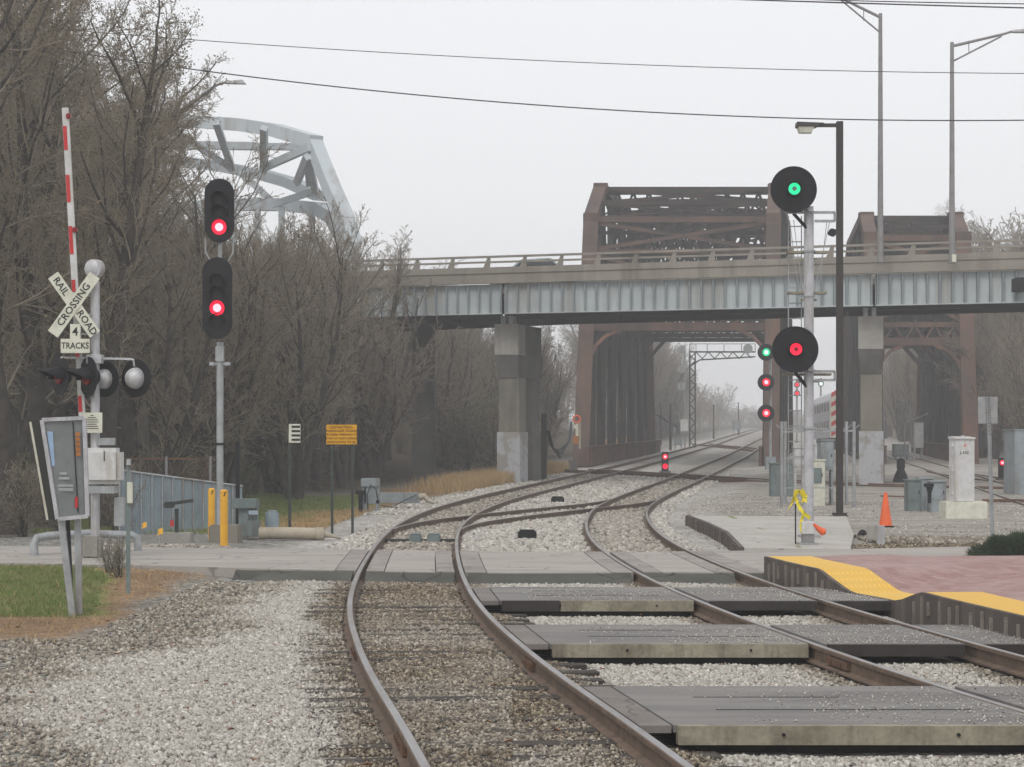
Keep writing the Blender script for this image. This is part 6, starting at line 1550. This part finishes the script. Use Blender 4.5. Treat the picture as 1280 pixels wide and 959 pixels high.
# ------------------------------------------------------------------ train
Yt = 166.0; X0 = lx(1037.5,Yt); g = zr(Yt)
tr = thing('commuter_train', (X0+1.5,Yt,g), 'silver commuter train with red and white diagonal end stripes far behind the pole', 'train')
sl = .08; Lt = 24
def TR(x, y, z): return (X0+x+sl*y, Yt+y, g+z)
prof = [(0,.9),(0,3.9),(.25,4.45),(.8,4.75),(2.2,4.75),(2.75,4.45),(3,3.9),(3,.9)]
MB().prism([TR(a,0,b) for a, b in prof], (sl*Lt, Lt, 0)).build('body', M['silver'], tr)
m = MB()
for k in range(7): m.add([TR(-.012,1.5+k*3.1,3.1),TR(-.012,3.6+k*3.1,3.1),TR(-.012,3.6+k*3.1,3.75),TR(-.012,1.5+k*3.1,3.75)],[(0,1,2,3)]); m.add([TR(-.012,1.5+k*3.1,1.6),TR(-.012,3.6+k*3.1,1.6),TR(-.012,3.6+k*3.1,2.3),TR(-.012,1.5+k*3.1,2.3)],[(0,1,2,3)])
m.build('window', M['darkglass'], tr)
MB().prism([TR(a*.98+.03,-.02,b) for a, b in prof], (0,.015,0)).build('end_panel', M['signwhite'], tr)
m = MB()
for k in range(5):
    z = 1.0+k*.78
    for x0, x1, s in ((.1,1.0,1),(2.0,2.9,-1)):
        za, zc = (z, z+.55) if s == 1 else (z+.55, z)
        m.add([TR(x0,-.03,za),TR(x1,-.03,zc),TR(x1,-.03,zc+.36),TR(x0,-.03,za+.36)],[(0,1,2,3)])
m.build('red_stripe', M['red'], tr)
m = MB(); m.add([TR(.45,-.04,3.2),TR(2.55,-.04,3.2),TR(2.55,-.04,4.0),TR(.45,-.04,4.0)],[(0,1,2,3)]); m.build('windscreen', M['darkglass'], tr)
for x in (.7, 2.4): MB().cyl(TR(x,-.05,2.75), TR(x,-.1,2.75), .14, n=14).build('headlight', M['L_red'], tr)
m = MB(); m.prism([TR(a,.5,b) for a, b in [(.3,.0),(.3,.9),(2.7,.9),(2.7,.0)]], (sl*3,3,0)); m.prism([TR(a,18,b) for a, b in [(.3,.0),(.3,.9),(2.7,.9),(2.7,.0)]], (sl*3,3,0)); m.build('bogie', M['black'], tr)

# ------------------------------------------------------------------ far signal bridge and yard clutter beyond the truss
Yb_ = 185; g = gzf(lx(863,Yb_),Yb_)
cb = thing('signal_gantry', (lx(863,Yb_),Yb_,g), 'far lattice signal gantry with a cantilever arm over the tracks', 'signal gantry')
m = MB(); xa, xb = lx(862,Yb_), lx(869,Yb_); zt_ = P(0,441,Yb_).z
m.bar((xa,Yb_,g),(xa,Yb_,zt_),.12); m.bar((xb,Yb_,g),(xb,Yb_,zt_),.12); z = g; k = 0
while z < zt_-.5: m.bar((xa if k%2 else xb,Yb_,z),(xb if k%2 else xa,Yb_,z+.55),.09); z += .55; k += 1
m.build('lattice_mast', M['trussgreen'], cb)
m = MB(); zl, zu = P(0,449,Yb_).z, P(0,440,Yb_).z; xe = lx(944,Yb_)
m.bar((xa,Yb_,zu),(xe,Yb_,zu),.13); m.bar((xa,Yb_,P(0,458,Yb_).z),(lx(875,Yb_),Yb_,P(0,450,Yb_).z),.12); m.bar((lx(875,Yb_),Yb_,P(0,450,Yb_).z),(xe,Yb_,P(0,446,Yb_).z),.12)
x = xa; k = 0
while x < xe-.5: m.bar((x,Yb_,zu if k%2 else P(0,449,Yb_).z),(x+.55,Yb_,P(0,448,Yb_).z if k%2 else zu),.08); x += .55; k += 1
m.build('cantilever_arm', M['trussgreen'], cb)
m = MB(); zh = P(0,430,Yb_).z; m.bar((xa,Yb_,zh),(xe,Yb_,zh),.05)
for px in (862,870,884,905,927,944): m.bar((lx(px,Yb_),Yb_,zu),(lx(px,Yb_),Yb_,zh),.05)
m.build('handrail', M['trussgreen'], cb)
for px in (935,): c = P(px,436,Yb_-.3); MB().cyl(c, c+Vector((0,.1,0)), .42, n=24).build('target_disc', M['galv'], cb)
s = thing('signal_mast', (lx(852,178),178,gzf(lx(852,178),178)), 'far grey signal mast with three round heads left of the lattice gantry', 'railway signal')
xx = lx(856,178); MB().cyl((xx,178,gzf(xx,178)),(xx,178,P(0,432,178).z),.08,n=10).build('mast', M['galv'], s)
for py in (437, 461, 483): c = P(852,py,177.7); MB().cyl(c, c+Vector((0,.08,0)), .36, n=22).build('target_disc', M['galv'], s)
MB().bx(lx(851,177),lx(860,177),177,177.5,P(0,539,177).z,P(0,524.5,177).z).build('relay_box', M['white'], s)
Yq = 150; q = Vector((lx(795,Yq),Yq,gzf(lx(795,Yq),Yq)))
nsn = thing('number_sign', q, 'small white sign with the number eighteen beyond the truss portal', 'sign')
MB().bx(lx(793.5,Yq),lx(795,Yq),Yq,Yq+.05,q.z,P(0,530,Yq).z).build('post', M['lamppole'], nsn)
b = MB().bx(lx(795,Yq),lx(803.5,Yq),Yq-.02,Yq,P(0,535,Yq).z,P(0,529.5,Yq).z).build('sign_plate', M['signwhite'], nsn); text('18', (lx(799.2,Yq),Yq-.024,P(0,532.3,Yq).z), .27, M['ink'], b, bold=.003)
for px, pt, pb_, Y, lab in ((838,505,556,170,'thin dark pole beside the dry grass beyond the bridge'),(826,505,550,200,'faint thin pole farthest left beyond the truss portal'),(892,506,540,250,'hazy wooden pole beside the far tracks'),(923,503,537,300,'faintest hazy pole near the vanishing tracks')):
    x = lx(px,Y); o = MB().cyl((x,Y,gzf(x,Y)),(x,Y,P(0,pt,Y).z),.11,.08,n=8).build('utility_pole', M['bark'], None); tag(o, lab, 'pole')
for px, py0, py1, Y, lab in ((807,556,566,160,'small distant grey box near the end of the truss'),(848,548,556,172,'small distant grey box below the white relay box'),(921,526,537,290,'hazy distant cabinet pair beside the far tracks')):
    case('equipment_case', px-5, px+5, py0, py1, Y, .8, 'greylight', lab)
m = MB(); m.tube([P(790,519,158),P(812,517,165),P(822,519,170),P(834,527,172),P(846,533,176)], .07, 6); o = m.build('hanging_cable', M['cable'], None); tag(o, 'upper dark cable sagging beyond the truss portal', 'cable')
m = MB(); m.tube([P(790,525,158),P(806,522,165),P(820,518.5,172),P(832,524,174)], .07, 6); o = m.build('hanging_cable', M['cable'], None); tag(o, 'lower dark cable sagging beyond the truss portal', 'cable')

# ------------------------------------------------------------------ overpass street lamps, far left lamp, wires
def cobra(x, y, z0, zt_, armx, armz, lab, r0=.12, mat='lamppole', hw=.09):
    t = thing('street_lamp', (x,y,z0), lab, 'street lamp')
    MB().tube([(x,y,z0),(x,y,zt_)], [r0, r0*.6], 14).build('pole', M[mat], t, smooth=True)
    s = 1 if armx > x else -1
    m = MB(); m.tube([(x,y,zt_-.15),(x+(armx-x)*.7,y,armz-.12),(armx-s*.45,y,armz)], [.06,.05,.04], 8); m.tube([(x,y,zt_-.75),(x+(armx-x)*.68,y,armz-.2)], .035, 8); m.bar((x+s*.65,y,zt_-.02+(armz-zt_)*.2),(x+s*.65,y,zt_-.45+(armz-zt_)*.2),.03); m.build('arm', M[mat], t, smooth=True)
    m = MB(); m.hexa([(armx-s*.5,y-.12,armz-.06),(armx+s*.35,y-.1,armz-.08),(armx+s*.35,y+.1,armz-.08),(armx-s*.5,y+.12,armz-.06),(armx-s*.5,y-.06,armz+.04),(armx+s*.2,y-.1,armz+.1),(armx+s*.2,y+.1,armz+.1),(armx-s*.5,y+.06,armz+.04)]); m.build('lamp_head', M['silver'], t, bevel=.02)
    return t
Ya = oy(lx(1100,81))-.06
Ya = 81.0; cobra(lx(1100.5,Ya), Ya, 9.0, P(0,17,Ya).z, lx(1025,Ya), P(0,-8,Ya).z, 'taller street lamp on the overpass with its arm reaching left out of the frame')
Ya = 80.3; t = cobra(lx(1190,Ya), Ya, 8.9, P(0,53,Ya).z, lx(1281,Ya), P(0,39,Ya).z, 'street lamp on the overpass at the right edge with its arm pointing right')
MB().box(P(1192.5,323,Ya-.15), .16,.12,.3).build('junction_box', M['signwhite'], t, bevel=.01)
Ya = 82; x = lx(205,Ya); cobra(x, Ya, gzf(x,Ya), P(0,148,Ya).z, lx(297,Ya), P(0,103,Ya).z, 'street lamp reaching out of the bare trees at the upper left')
def wire(pts, Y, r, lab):
    c = np.polyfit([p[0] for p in pts], [p[1] for p in pts], 2); q = [P(px, float(np.polyval(c, px)), Y) for px in np.linspace(-400, 1700, 60)]
    o = MB().tube(q, r, 5).build('overhead_wire', M['cable'], None); tag(o, lab, 'wire')
wire([(270,52),(700,77),(1280,92)], 60, .012, 'thin upper overhead wire crossing the whole sky')
wire([(225,85),(640,128),(960,148),(1280,150)], 56, .017, 'thicker lower overhead wire sagging across the sky')
wire([(910,-1),(1100,5),(1280,10)], 50, .018, 'lower wire of the pair at the top right corner')
wire([(1030,0),(1150,3),(1280,5)], 50.5, .014, 'upper wire of the pair at the top right corner')

# remove unused prototypes
for k, L in PROT.items():
    for i, o in enumerate(L):
        if (k, i) not in used:
            for c in list(o.children): bpy.data.objects.remove(c)
            bpy.data.objects.remove(o)

# ------------------------------------------------------------------ haze
hz = MB().bx(-520, 620, -30, 900, -3, 42).build('haze', None or bpy.data.materials.new('haze_air'))
hz['kind'] = 'stuff'
hm = hz.data.materials[0]; hm.use_nodes = True; hn = hm.node_tree; hn.nodes.clear()
ho = hn.nodes.new('ShaderNodeOutputMaterial'); hv = hn.nodes.new('ShaderNodeVolumePrincipled')
hv.inputs['Color'].default_value = (.93,.94,.96,1); hv.inputs['Density'].default_value = .0013; hv.inputs['Anisotropy'].default_value = 0.0
hn.links.new(hv.outputs[0], ho.inputs['Volume'])
